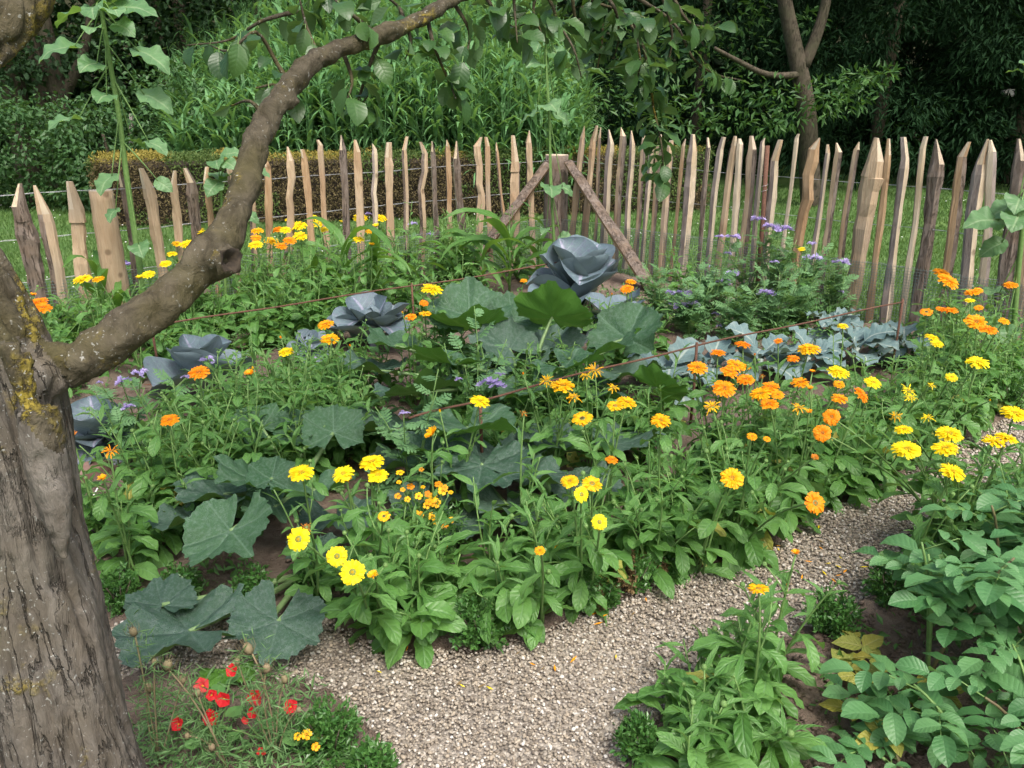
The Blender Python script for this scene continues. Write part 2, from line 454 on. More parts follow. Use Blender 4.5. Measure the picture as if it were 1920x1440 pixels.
M_cutend = wood_mat('sawn_end', (0.55, 0.46, 0.32), (0.63, 0.54, 0.4), (0.47, 0.36, 0.23))
M_stake = wood_mat('weathered_stake', (0.3, 0.29, 0.28), (0.4, 0.38, 0.36), (0.25, 0.23, 0.2))
M_hollow = simple_mat('rotten_hollow', (0.02, 0.016, 0.012), (0.06, 0.045, 0.03), 0.9, 60, 0.6)  # rotten wood, and the painted shade of the hedge core
M_iron = simple_mat('rusty_iron', (0.1, 0.05, 0.034), (0.17, 0.085, 0.055), 0.85, 120, 0.6)
M_wire = NT('zinc_wire').base((0.5, 0.51, 0.52), 0.45); M_wire.node_tree.nodes['Principled BSDF'].inputs['Metallic'].default_value = 0.7
M_net = NT('green_coated_netting').base((0.13, 0.17, 0.16), 0.5)
M_brick = simple_mat('old_brick', (0.22, 0.13, 0.1), (0.33, 0.22, 0.19), 0.9, 25, 0.6)
M_label = NT('white_plastic').base((0.78, 0.78, 0.76), 0.4)

def soil_mat():
    t = NT('garden_soil')
    co = t.coord('Object')
    a = t.noise(co, 22.0, 6, 0.7); b = t.noise(co, 3.0, 3, 0.6); d = t.noise(co, 140.0, 3, 0.7)
    c = t.mix(t.step(a, 0.3, 0.7), (0.105, 0.077, 0.058), (0.2, 0.155, 0.122))
    c = t.mix(t.m('MULTIPLY', t.step(b, 0.45, 0.7), 0.6), c, (0.25, 0.2, 0.16))
    h = t.m('ADD', a, t.m('MULTIPLY', d, 0.4))
    return t.base(c, 0.95, t.bump(h, 1.0, 0.02), 0.1)
M_soil = soil_mat()
def gravelbed_mat():
    t = NT('gravel_bed')
    co = t.coord('Object')
    v = t.n('ShaderNodeTexVoronoi'); t.l(co, v.inputs['Vector']); v.inputs['Scale'].default_value = 120.0
    sp = t.n('ShaderNodeSeparateXYZ'); t.l(v.outputs['Color'], sp.inputs[0])
    c = t.ramp(sp.outputs[0], [(0.0, (0.15, 0.13, 0.11)), (0.5, (0.26, 0.23, 0.19)), (1.0, (0.42, 0.38, 0.32))])
    return t.base(c, 0.85, t.bump(t.m('SUBTRACT', 1.0, v.outputs['Distance']), 0.8, 0.006), 0.2)
M_gravelbed = gravelbed_mat()
def pebble_mat():
    t = NT('pebble')
    a = t.n('ShaderNodeAttribute', attribute_name='tone', attribute_type='INSTANCER').outputs['Fac']
    co = t.coord('Object')
    c = t.ramp(a, [(0.0, (0.12, 0.1, 0.08)), (0.18, (0.2, 0.172, 0.135)), (0.38, (0.28, 0.243, 0.192)), (0.55, (0.37, 0.312, 0.235)), (0.68, (0.315, 0.288, 0.248)), (0.8, (0.44, 0.383, 0.295)), (0.9, (0.52, 0.48, 0.415)), (1.0, (0.68, 0.655, 0.6))])
    n = t.noise(co, 3.0, 3)
    c = t.mix(t.m('MULTIPLY', n, 0.5), c, (0.17, 0.14, 0.105))
    return t.base(c, 0.75, None, 0.3)
M_pebble = pebble_mat()
def lawn_mat():
    t = NT('lawn')
    co = t.coord('Object')
    a = t.noise(co, 1.2, 4, 0.6); b = t.noise(co, 60.0, 4, 0.7)
    c = t.mix(t.step(a, 0.35, 0.7), (0.075, 0.145, 0.04), (0.12, 0.195, 0.06))
    c = t.mix(t.m('MULTIPLY', t.step(b, 0.4, 0.7), 0.5), c, (0.045, 0.11, 0.022))
    return t.base(c, 0.9, t.bump(b, 0.6, 0.02), 0.1)
M_lawn = lawn_mat()

# ------------------------------------------------------------------ ground
GRAVEL = gpoly([(-500, 1185), (200, 1172), (450, 1160), (600, 1150), (720, 1222), (860, 1225), (1000, 1195), (1110, 1140), (1260, 1088), (1420, 1048), (1500, 988), (1620, 926), (1720, 880), (1850, 802), (2000, 745), (2400, 690),
                (2500, 850), (2060, 880), (1960, 910), (1850, 965), (1770, 1040), (1700, 1105), (1560, 1165), (1420, 1230), (1300, 1290), (1200, 1385), (1150, 1500), (1100, 1750),
                (790, 1750), (735, 1440), (690, 1370), (610, 1300), (450, 1262), (250, 1255), (205, 1300), (230, 1750), (-900, 1750)])
FC = gp(1040, 492)                                     # the fence corner
FL = gp(130, 645)                                      # a picket foot on the left run
FR = gp(1715, 622)                                     # a picket foot on the right run
def h_soil(x, y):
    return 0.045 * mnoise.noise(Vector((x * 1.3, y * 1.3, 3.1))) + 0.018 * mnoise.noise(Vector((x * 6, y * 6, 1.7))) + 0.013 * mnoise.noise(Vector((x * 17, y * 17, 0.3))) + 0.007 * mnoise.noise(Vector((x * 38, y * 38, 0.9)))
def grid_sheet(x0, x1, y0, y1, st, fz):
    nx, ny = int((x1 - x0) / st) + 1, int((y1 - y0) / st) + 1
    xs, ys = np.linspace(x0, x1, nx), np.linspace(y0, y1, ny)
    X, Y = np.meshgrid(xs, ys)
    P = np.stack([X.ravel(), Y.ravel()], 1)
    Z = fz(P)
    V = np.column_stack([P, Z])
    i = np.arange(nx * ny).reshape(ny, nx)
    Q = np.stack([i[:-1, :-1].ravel(), i[:-1, 1:].ravel(), i[1:, 1:].ravel(), i[1:, :-1].ravel()], 1)
    return V, Q
big = MB()
big.add([(-90, -40, -0.03), (90, -40, -0.03), (90, 140, -0.03), (-90, 140, -0.03)], [(0, 1, 2, 3)])
struct('lawn', big.mesh('lawn', [M_lawn]))
LD = (FL - FC); LD.z = 0; LDn = LD.normalized(); RD = (FR - FC); RD.z = 0; RDn = RD.normalized()
LFAR, RFAR = FC + LDn * 5.6, FC + RDn * 5.6
BED = [(FC.x, FC.y), (LFAR.x, LFAR.y), (LFAR.x - 0.5, -0.6), (RFAR.x + 0.6, -0.6), (RFAR.x, RFAR.y)]
def soil_z(P):
    z = np.array([h_soil(a, b) for a, b in P]) + 0.015
    g = inside_np(P, GRAVEL)
    z = np.where(g, -0.02, np.maximum(z, -0.01))
    b = inside_np(P, BED)
    return np.where(b, z, -0.12)
V, Q = grid_sheet(-4.6, 4.6, 0.2, 7.8, 0.035, soil_z)
struct('soil', tri_mesh('soil', V, Q, [M_soil], smooth=True))
def grav_z(P):
    z = np.array([0.006 * mnoise.noise(Vector((a * 2.2, b * 2.2, 7.7))) for a, b in P]) + 0.004
    return np.where(inside_np(P, GRAVEL), z, -0.06)
V, Q = grid_sheet(-2.2, 3.2, 0.4, 4.2, 0.03, grav_z)
struct('gravel_path', tri_mesh('gravel_path', V, Q, [M_gravelbed], smooth=True))

# pebbles: tens of thousands, one object
def pebbles():
    N = 250000
    P = np.column_stack([npr.uniform(-1.9, 3.2, N), 0.75 + 3.4 * npr.random(N) ** 1.25])
    P = P[inside_np(P, GRAVEL)]
    dep = P[:, 1] * CP + CAM_H * SP
    px = 960 + FOC * P[:, 0] / dep
    P = P[(px > -160) & (px < 2400)]
    n = len(P)
    far = np.clip((P[:, 1] - 1.0) / 2.5, 0, 1)
    s = (0.0025 + 0.0022 * npr.random(n) ** 2.5) * (1 + 0.5 * far)
    z = npr.uniform(0.002, 0.011, n) + 0.004
    me = bpy.data.meshes.new('pebbles')
    me.vertices.add(n)
    me.vertices.foreach_set('co', np.column_stack([P, z]).astype(np.float32).ravel())
    def attr(nm, ty, val, key):
        a = me.attributes.new(nm, ty, 'POINT'); a.data.foreach_set(key, np.asarray(val, np.float32).ravel())
    attr('tone', 'FLOAT', npr.random(n), 'value')
    attr('turn', 'FLOAT_VECTOR', np.column_stack([npr.uniform(-0.5, 0.5, n), npr.uniform(-0.5, 0.5, n), npr.uniform(0, 6.28, n)]), 'vector')
    attr('size', 'FLOAT_VECTOR', np.column_stack([s * npr.uniform(1.0, 1.5, n), s * npr.uniform(0.8, 1.1, n), s * npr.uniform(0.55, 0.9, n)]), 'vector')
    o = stuff(link('pebbles', me))
    o['label'] = 'fine mixed beige and grey gravel covering the path'; o['category'] = 'gravel'
    ng = bpy.data.node_groups.new('pebble_scatter', 'GeometryNodeTree')
    ng.interface.new_socket('Geometry', in_out='INPUT', socket_type='NodeSocketGeometry')
    ng.interface.new_socket('Geometry', in_out='OUTPUT', socket_type='NodeSocketGeometry')
    gi, go = ng.nodes.new('NodeGroupInput'), ng.nodes.new('NodeGroupOutput')
    ico = ng.nodes.new('GeometryNodeMeshIcoSphere'); ico.inputs['Radius'].default_value = 1.0; ico.inputs['Subdivisions'].default_value = 2
    ss = ng.nodes.new('GeometryNodeSetShadeSmooth')
    sm = ng.nodes.new('GeometryNodeSetMaterial'); sm.inputs['Material'].default_value = M_pebble
    ip = ng.nodes.new('GeometryNodeInstanceOnPoints')
    def na(nm):
        q = ng.nodes.new('GeometryNodeInputNamedAttribute'); q.data_type = 'FLOAT_VECTOR'; q.inputs['Name'].default_value = nm
        return [x for x in q.outputs if x.enabled and x.name == 'Attribute'][0]
    L = ng.links.new
    L(gi.outputs[0], ip.inputs['Points']); L(ico.outputs['Mesh'], ss.inputs[0]); L(ss.outputs[0], sm.inputs['Geometry']); L(sm.outputs[0], ip.inputs['Instance'])
    L(na('turn'), ip.inputs['Rotation']); L(na('size'), ip.inputs['Scale']); L(ip.outputs[0], go.inputs[0])
    md = o.modifiers.new('scatter', 'NODES'); md.node_group = ng
pebbles()

# clods on the bare soil
def clods():
    mb = MB()
    spots = [((1560, 1300), 420, 0.26), ((1700, 1180), 200, 0.22), ((1600, 1400), 260, 0.2), ((250, 760), 140, 0.35), ((620, 640), 50, 0.25), ((450, 1100), 40, 0.2), ((200, 930), 40, 0.2), ((1200, 560), 60, 0.4), ((860, 600), 50, 0.4), ((1900, 660), 40, 0.3)]
    for (x, y), n, r in spots:
        c = gp(x, y)
        for k in range(n):
            a, d = rnd.uniform(0, 2 * PI), r * math.sqrt(rnd.random())
            p = (c.x + d * math.cos(a), c.y + d * math.sin(a))
            if inside(p, GRAVEL): continue
            s = rnd.uniform(0.003, 0.011) * (1.5 if rnd.random() < 0.08 else 1)
            mb.blob((p[0], p[1], h_soil(*p) + 0.017), s, n=5, rings=3, jitter=0.3, sq=(1.2, 1, 0.7))
    o = stuff(link('clods', mb.mesh('clods', [M_soil]))); o['label'] = 'crumbly brown clods lying on the bare soil'; o['category'] = 'soil'
clods()

# grass on the lawn behind the fence
def lawn_grass():
    N = 150000
    Y = 5.0 + 9.5 * npr.random(N) ** 1.4; X = npr.uniform(-1, 1.25, N) * (Y * 0.72)
    P = np.column_stack([X, Y])
    P = P[~inside_np(P, BED)]
    n = len(P)
    a = npr.uniform(0, 2 * PI, n); h = npr.uniform(0.025, 0.06, n); w = npr.uniform(0.003, 0.006, n) * (0.6 + P[:, 1] / 9)
    lean = npr.uniform(0, 0.035, n); b = npr.uniform(0, 2 * PI, n)
    z0 = np.full(n, -0.03)
    A = np.column_stack([P[:, 0] - np.cos(a) * w, P[:, 1] - np.sin(a) * w, z0]); B = np.column_stack([P[:, 0] + np.cos(a) * w, P[:, 1] + np.sin(a) * w, z0])
    T = np.column_stack([P[:, 0] + np.cos(b) * lean, P[:, 1] + np.sin(b) * lean, z0 + h])
    V = np.stack([A, B, T], 1).reshape(-1, 3)
    me = tri_mesh('grass', V, np.arange(3 * n).reshape(-1, 3), [M_grass], rv=np.repeat(npr.random(n), 3))
    o = stuff(link('grass', me)); o['label'] = 'short mown green grass of the lawn behind the fence'; o['category'] = 'grass'
    mb = MB()
    for k in range(330):
        y = rnd.uniform(6, 12.5); x = rnd.uniform(-0.65, 0.65) * y
        if inside((x, y), BED): continue
        if rnd.random() < 0.35 and x > 0.5: continue
        mb.blob((x, y, 0.02), rnd.uniform(0.006, 0.011), n=5, rings=3, sq=(1, 1, 0.6))
    o = stuff(link('clover_flowers', mb.mesh('clover_flowers', [M_white]))); o['label'] = 'tiny white clover flowers dotted over the lawn'; o['category'] = 'flowers'
lawn_grass()

# ------------------------------------------------------------------ picket fence
def hit(px, py, P0, D):                                # pixel onto the upright plane through P0 along D
    n = Vector((-D.y, D.x, 0)); d = ray(px, py)
    t = (P0 - EYE).dot(n) / d.dot(n)
    return EYE + d * t
PK_R = [  # top x, y, foot x, y, width, kind, kink
 (1094,236,1070,470,12,'l'),(1115,235,1095,474,14,'l'),(1127,239,1115,477,8,'l'),(1145,243,1132,482,16,'g'),(1169,239,1153,487,14,'l'),(1187,245,1172,491,12,'g'),(1209,250,1192,497,11,'l'),
 (1222,258,1203,499,10,'g'),(1237,252,1220,502,10,'l'),(1258,263,1240,508,13,'l'),(1283,260,1257,513,8,'o'),(1303,252,1279,519,20,'g'),(1330,258,1306,530,9,'b'),(1353,257,1322,536,13,'g'),(1377,255,1342,542,14,'l'),
 (1390,260,1368,547,12,'p'),(1414,255,1386,552,18,'l'),(1431,258,1405,554,9,'g'),(1457,262,1428,560,16,'g'),(1495,251,1458,565,8,'p'),(1528,258,1482,572,23,'o','k'),(1554,271,1515,577,10,'g'),(1574,268,1533,582,13,'l'),
 (1606,266,1563,588,12,'l'),(1650,259,1590,592,30,'l','w'),(1671,260,1630,600,13,'o'),(1700,257,1660,606,18,'g'),(1734,256,1690,614,12,'p'),(1766,261,1713,623,24,'b','w'),(1810,266,1760,635,19,'o'),(1842,261,1795,645,20,'g'),
 (1862,262,1835,655,16,'p'),(1917,260,1870,668,26,'b'),(1940,262,1902,676,16,'l'),(1975,262,1940,690,20,'g'),(2010,262,1975,700,16,'l')] + [(2010 + 37 * k, 262 + (k * 5) % 7, 1975 + 40 * k, 700 + 14 * k, 16 + (k * 7) % 9, 'lgpobl'[k % 6]) for k in range(1, 9)]
PK_L = [
 (-50,350,10,615,26,'b'),(28,345,85,596,30,'b'),(75,347,130,652,24,'l'),(135,340,166,604,27,'l'),(230,320,262,560,15,'b'),(273,315,312,556,20,'l'),(322,320,345,552,14,'l'),(355,315,386,560,22,'b'),
 (383,313,408,540,12,'o'),(432,300,445,545,13,'l'),(472,330,478,545,12,'l'),(498,288,508,548,14,'o'),(541,275,541,543,14,'l','k'),(569,280,592,543,13,'o'),(599,262,620,543,11,'l'),(642,253,653,534,14,'b'),(668,262,680,527,16,'l'),
 (701,269,704,525,11,'p','k'),(727,267,735,519,16,'l'),(759,256,762,516,11,'l'),(792,266,793,514,14,'l','k'),(812,265,819,512,10,'b'),(839,262,845,508,10,'o'),(852,265,873,505,14,'b'),(898,257,898,501,16,'l','k'),(913,257,921,498,11,'l'),
 (929,267,956,494,8,'o'),(966,254,965,490,20,'l','w'),(990,245,999,488,13,'l')]
def picket(parent, base, spec, P0, D, inner):
    tx, ty, fx, fy, w, kind = spec[:6]
    form = spec[6] if len(spec) > 6 else ''
    T, F = hit(tx, ty, P0, D), hit(fx, fy, P0, D)
    F = F + (F - T).normalized() * 0.06
    ww = w * mpp(F) * 0.59
    n = 15
    loc = F
    cutside = rnd.choice((-1, 1)) * rnd.uniform(.2, .75); cutlen = rnd.uniform(1.3, 3.8); cutk = rnd.choice((1, 2, 2)); blunt = rnd.random() < .22; edge = rnd.choice((0, 2, 2, 9, 9))
    up = (T - F); L = up.length; up = up.normalized()
    side = Vector((D.x, D.y, 0)).normalized(); side = (side - up * side.dot(up)).normalized()
    out = side.cross(up); out = out if out.dot(inner) > 0 else -out     # towards the garden
    # split section: bark side and wood side
    k0 = rnd.random() * 100
    V, FC_, MI = [], [], []
    thick = ww * rnd.uniform(0.55, 0.9)
    sec = [(-1, 0.15), (-0.55, 0.85), (0.45, 1.0), (1, 0.25), (0.6, -0.8), (-0.5, -0.9)]
    tilt = rnd.uniform(-0.3, 0.3)
    amp = 0.013 if form != 'k' else 0.028
    for i in range(n + 1):
        t = i / n
        off = side * amp * mnoise.noise(Vector((t * 2.6, k0, 0))) * (1 if form != 'k' else 1.4) + out * amp * mnoise.noise(Vector((t * 2.6, 9.0, k0)))
        if form == 'k' and 0.6 < t < 0.85: off += side * ww * 0.28 * math.sin((t - 0.6) / 0.25 * PI * 2)
        if t == 0 or t == 1: off = Vector((0, 0, 0))
        wsc = 0.88 + 0.22 * mnoise.noise(Vector((t * 4, 4.0, k0)))
        if form == 'w' and t > 0.6: wsc *= 1 + 0.2 * math.sin((t - 0.6) / 0.4 * PI)
        if i == n - 1: wsc *= 0.85
        if i == n: wsc *= .62 if blunt else rnd.choice((0.12, 0.2, 0.32, .42))
        c = up * (L * t * (1 if i < n else 1)) + off
        if i == n - 1: c = up * (L - cutlen * ww) + off
        if i == n: c += side * cutside * ww
        if i == n - 2: c = up * (L - (cutlen + 1.5) * ww) + off
        for (a, b) in sec:
            jit = 1 + 0.24 * mnoise.noise(Vector((a * 3, t * 13, k0 + b)))
            V.append(c + side * (a * ww * wsc * jit + b * tilt * ww * 0.3) + out * (b * thick * wsc * jit))
    m = len(sec)
    for i in range(n):
        for k in range(m):
            k2 = (k + 1) % m
            FC_.append((i * m + k, i * m + k2, (i + 1) * m + k2, (i + 1) * m + k))
            front = k in (0, 1, 2)
            if i == n - 1: MI.append(2 if k == cutk else (1 if kind in 'gb' and k in (0, 1) else 0))
            elif kind in 'gb': MI.append(1 if k in (0, 1, 4, 5) or (k == 2 and kind == 'b') else 2)
            else: MI.append(1 if (not front) or k == edge else 0)
    FC_.append(tuple(range(m - 1, -1, -1))); MI.append(2)
    FC_.append(tuple(n * m + k for k in range(m))); MI.append(2)
    mb = MB(); mb.V = [tuple(v) for v in V]; mb.F = FC_; mb.M = MI; mb.S = [False] * len(FC_); mb.UV = [(0.5, 0.5)] * len(V)
    main = {'l': M_wood, 'p': M_woodpale, 'o': M_wooddark, 'g': M_wood, 'b': M_wood}[kind]
    bark = {'l': M_pbark, 'p': M_greybark, 'o': M_pbark, 'g': M_greybark, 'b': M_pbark}[kind]
    me = mb.mesh('picket', [main, bark, M_woodpale])
    o = link('picket', me, parent); o.location = F - base
    return T, F
def fence(name, label, specs, P0, D, span, inner):
    base = P0 + D * 0.05; base.z = 0
    t = thing(name, base, label, 'fence')
    for s in specs: picket(t, base, s, P0, D, inner)
    a, b = span
    for hgt in (0.94, 0.68, 0.42):
        pts = []
        for i in range(int((b - a) / 0.1) + 1):
            d = a + i * 0.1
            pts.append(P0 + D * d + Vector((0, 0, hgt + 0.012 * mnoise.noise(Vector((d * 1.7, hgt * 9, 0.5))))) + inner * 0.012 * math.sin(d * 31) - base - Vector((0, 0, P0.z)))
        for sgn in (1, -1):
            link('wire', MB().tube([p + Vector((0, 0, 0.003 * math.sin(i * 2.1) * sgn)) + inner * 0.003 * math.cos(i * 2.1) * sgn for i, p in enumerate(pts)], 0.0013, 3).mesh('wire', [M_wire]), t)
    mb = MB()
    step = 0.019
    nl = int((b - a) / step)
    toph = lambda d: 0.43 + 0.02 * mnoise.noise(Vector((d * 0.9, 3, 3)))
    offb = lambda d, z: inner * (0.03 + 0.02 * mnoise.noise(Vector((d * 1.3, z * 3, 0))))
    for i in range(nl):
        d = a + i * step
        q0 = P0 + D * d + offb(d, 0) - base; q0.z = -0.02
        q1 = P0 + D * d + offb(d, .4) - base; q1.z = toph(d)
        mb.tube([q0, (q0 + q1) / 2, q1], 0.0013, 3, cap=False)
    for k in range(23):
        z = 0.0 + k * step
        pts = []
        for i in range(0, nl + 1, 8):
            d = a + i * step
            p = P0 + D * d + offb(d, z) - base; p.z = z + 0.02 * mnoise.noise(Vector((d * 0.9, 3, 3))) * (z / 0.43)
            pts.append(p)
        mb.tube(pts, 0.0013, 3, cap=False)
    nt = stuff(link('wire_netting', mb.mesh('wire_netting', [M_net]), t)); nt['label'] = 'fine green wire netting along the foot of the pickets'
    return t, base
FCz = Vector((FC.x, FC.y, 0))
inL = Vector((LDn.y, -LDn.x, 0)); inL = inL if inL.dot(-FCz) > 0 else -inL
inR = Vector((RDn.y, -RDn.x, 0)); inR = inR if inR.dot(-FCz) > 0 else -inR
fenceL, baseL = fence('picket_fence', 'split chestnut picket fence with hedge and reeds behind it', PK_L, FCz, LDn, (0.1, 5.4), inL)
fenceR, baseR = fence('picket_fence', 'split chestnut picket fence in front of dark conifers and open lawn', PK_R, FCz, RDn, (0.1, 5.4), inR)
# sawn round post within the left run
def log_part(name, parent, base, A, B, r0, r1, mats, bow=0.0, flatten=None):
    A, B = Vector(A), Vector(B)
    n = 14
    up = (B - A).normalized()
    k0 = rnd.random() * 50
    a = up.orthogonal().normalized(); b = up.cross(a)
    m = 14
    V, F, MI = [], [], []
    for i in range(n + 1):
        t = i / n
        c = A.lerp(B, t) - A
        r = r0 + (r1 - r0) * t
        for k in range(m):
            w = 2 * PI * k / m
            d = a * math.cos(w) + b * math.sin(w)
            rr = r * (1 + 0.12 * mnoise.noise(Vector((math.cos(w) * 1.5, math.sin(w) * 1.5, t * 6 + k0))) + 0.07 * mnoise.noise(Vector((math.cos(w) * 7, math.sin(w) * 7, t * 14 + k0))))
            if flatten is not None:
                dd = d.dot(flatten)
                if dd > 0.1: d = d - flatten * (dd - 0.1)
            V.append(c + d * rr)
    for i in range(n):
        for k in range(m):
            k2 = (k + 1) % m
            F.append((i * m + k, i * m + k2, (i + 1) * m + k2, (i + 1) * m + k))
            w = 2 * PI * (k + 0.5) / m
            MI.append(1 if flatten is not None and (a * math.cos(w) + b * math.sin(w)).dot(flatten) > 0.12 else 0)
    F.append(tuple(range(m - 1, -1, -1))); MI.append(2)
    F.append(tuple(n * m + k for k in range(m))); MI.append(2)
    mb = MB(); mb.V = [tuple(v) for v in V]; mb.F = F; mb.M = MI; mb.S = [True] * (len(F) - 2) + [False] * 2; mb.UV = [(0.5, 0.5)] * len(V)
    if flatten is not None: mb.S = [False] * len(F)
    o = link(name, mb.mesh(name, mats), parent); o.location = A - base
    return o
T, F = hit(186, 356, FCz, LDn), hit(226, 596, FCz, LDn)
log_part('post', fenceL, baseL, F - Vector((0, 0, 0.05)) + inL * 0.03, T + inL * 0.03, 0.078, 0.07, [M_wood, M_pbark, M_cutend])
# corner post with two half-round braces
cb = Vector((FC.x, FC.y, 0))
cp = thing('corner_post', cb, 'thick barked corner post of the fence with two slanting half-log braces', 'fence post')
top = hit(1040, 290, FCz, RDn)
log_part('post', cp, cb, cb - Vector((0, 0, 0.05)), Vector((cb.x, cb.y, top.z)), 0.12, 0.105, [M_pbark, M_pbark, M_cutend])
bl, br = gp(868, 523), gp(1222, 550)
tl = Vector((cb.x - 0.07, cb.y - 0.13, top.z - 0.10)); trr = Vector((cb.x + 0.09, cb.y - 0.12, top.z - 0.09))
dl = ((tl - bl).cross(Vector((0, 0, 1)))).normalized()
log_part('brace', cp, cb, bl - Vector((0, 0, 0.03)), tl, 0.084, 0.07, [M_pbark, M_wooddark, M_woodpale], flatten=Vector((0.75, -0.2, -0.62)).normalized())
log_part('brace', cp, cb, br - Vector((0, 0, 0.03)), trr, 0.086, 0.072, [M_pbark, M_wood, M_woodpale], flatten=Vector((-0.7, -0.25, -0.66)).normalized())
# rusty rod wired to the fence, bundle of wire round it
T, F = hit(1439, 273, FCz + inR * 0.05, RDn), hit(1419, 556, FCz + inR * 0.05, RDn)
rod = tag(link('iron_rod', MB().tube(local(F, [F - Vector((0, 0, 0.05)), F.lerp(T, 0.5) + Vector((0.004, 0, 0)), T]), 0.017, 8).mesh('iron_rod', [M_iron])), 'rusty iron rod standing against the picket fence, bound with wire', 'rod')
rod.location = F
q = F.lerp(T, 0.71) - F
link('binding_wire', MB().tube([q + Vector((0.022 * math.cos(a * 0.7), 0.022 * math.sin(a * 0.7), 0.004 * a - 0.02)) for a in range(22)], 0.0015, 4).mesh('binding_wire', [M_wire]), rod)
# grey stakes beyond the fence
for (tx, ty, bx, by, Y, w, lab) in [(388, 225, 402, 420, 11.6, 9, 'weathered grey stake rising behind the mossy hedge, left of the limb'), (246, 213, 252, 420, 11.7, 6, 'thin brown stake among reeds behind the sunflower stem'), (843, 221, 846, 330, 11.9, 8, 'grey square stake in front of the reeds, middle of the hedge')]:
    T, F = at(tx, ty, Y), at(bx, by, Y); F.z = -0.05
    w = w * mpp(F) * 0.5
    mb = MB(); d = T - F
    for s, z in ((1.0, 0), (1.02, 0.5), (0.96, 0.97), (0.86, 1.0)):
        mb.V += [tuple(d * z + Vector((sx * w * s, sy * w * s, 0))) for sx, sy in ((-1, -1), (1, -0.9), (1, 1), (-1, 1))]
    mb.UV = [(0.5, 0.5)] * 16
    for i in range(3):
        for k in range(4): mb.F.append((i * 4 + k, i * 4 + (k + 1) % 4, i * 4 + 4 + (k + 1) % 4, i * 4 + 4 + k))
    mb.F += [(3, 2, 1, 0), (12, 13, 14, 15)]; mb.M = [0] * 14; mb.S = [False] * 14
    o = tag(link('wooden_stake', mb.mesh('wooden_stake', [M_stake])), lab, 'stake', 'stakes beyond the fence'); o.location = F

# ------------------------------------------------------------------ clouds of small leaves (crowns, hedges, box)
def leafcloud(P, D, S, aspect, fold=0.25, up=None):
    """kite leaves: base P, direction D, length S"""
    n = len(P)
    D = D / (np.linalg.norm(D, axis=1, keepdims=True) + 1e-9)
    r = npr.normal(size=(n, 3)) if up is None else up + npr.normal(size=(n, 3)) * 0.45
    s = np.cross(D, r); s /= (np.linalg.norm(s, axis=1, keepdims=True) + 1e-9)
    nn = np.cross(s, D)
    S = S[:, None]
    w = S * aspect * 0.5
    A = P; T = P + D * S - nn * S * 0.12
    L = P + D * S * 0.45 + s * w + nn * w * fold; Rr = P + D * S * 0.45 - s * w + nn * w * fold
    V = np.stack([A, Rr, T, L], 1).reshape(-1, 3)
    i = np.arange(n) * 4
    Tr = np.concatenate([np.stack([i, i + 1, i + 2], 1), np.stack([i, i + 2, i + 3], 1)])
    rv = np.repeat(npr.random(n), 4)
    uv = np.tile(np.array([[0, .5], [.45, 0], [1, .5], [.45, 1]]), (n, 1))
    return V, Tr, rv, uv
def cloud_mesh(name, parts, mats):
    Vs, Ts, Rs, Us, Ms = [], [], [], [], []
    o = 0
    for (V, T, r, u), m in parts:
        Vs.append(V); Ts.append(T + o); Rs.append(r); Us.append(u); Ms.append(np.full(len(T), m)); o += len(V)
    me = tri_mesh(name, np.concatenate(Vs), np.concatenate(Ts), mats, rv=np.concatenate(Rs), uv=np.concatenate(Us))
    if len(mats) > 1: me.polygons.foreach_set('material_index', np.concatenate(Ms).astype(np.int32))
    return me
def sphere_pts(n):
    v = npr.normal(size=(n, 3)); return v / np.linalg.norm(v, axis=1, keepdims=True)
def clump_cloud(cs, rs, per, size, aspect, droop=0.3, sq=0.75, shell=0.5):
    """clumps: centres cs, radii rs -> leaves on and in each clump, pointing outwards and down"""
    P, D, S = [], [], []
    for c, r in zip(cs, rs):
        d = sphere_pts(per)
        rad = r * (shell + (1.08 - shell) * npr.random(per)[:, None])
        p = d * rad * np.array([1, 1, sq])
        P.append(p + np.asarray(c)); D.append(d * np.array([1, 1, 0.5]) + np.array([0, 0, -droop]) + npr.normal(size=(per, 3)) * 0.5)
        S.append(size * npr.uniform(0.6, 1.25, per))
    P, D, S = np.concatenate(P), np.concatenate(D), np.concatenate(S)
    return leafcloud(P, D, S, aspect, up=np.array([0, 0, 1.0]))
def crown_clumps(c, r, n, rmin, rmax, low=-1.0):
    d = sphere_pts(n * 3); d = d[d[:, 2] > low][:n]
    k = npr.uniform(0.55, 1.0, len(d))[:, None]
    return np.asarray(c) + d * k * np.asarray(r), npr.uniform(rmin, rmax, len(d))

def bg_tree(name, label, cat, base, trunk, crown, leafm, per=60, nclump=120, size=0.1, aspect=0.5, rmin=0.25, rmax=0.5, droop=0.4, group=None, low=-1.0, extra=None, trunkm=None):
    t = thing(name, base, label, cat, group)
    b = Vector(base)
    for pts, r0, r1 in trunk:
        pp = polyline(pts, 4)
        link('trunk' if (pts, r0, r1) == trunk[0] else 'limb', MB().tube(pp, [r0 + (r1 - r0) * i / (len(pp) - 1) for i in range(len(pp))], 9).mesh('trunk', [trunkm or M_dtrunk]), t)
    cs, rs = [], []
    for c, r, n in crown:
        a, q = crown_clumps(c, r, n, rmin, rmax, low)
        cs.append(a); rs.append(q)
    cs, rs = np.concatenate(cs), np.concatenate(rs)
    if extra: cs, rs = np.concatenate([cs, extra[0]]), np.concatenate([rs, extra[1]])
    me = cloud_mesh('crown', [(clump_cloud(cs, rs, per, size, aspect, droop), 0)], [leafm])
    stuff(link('crown', me, t))
    return t

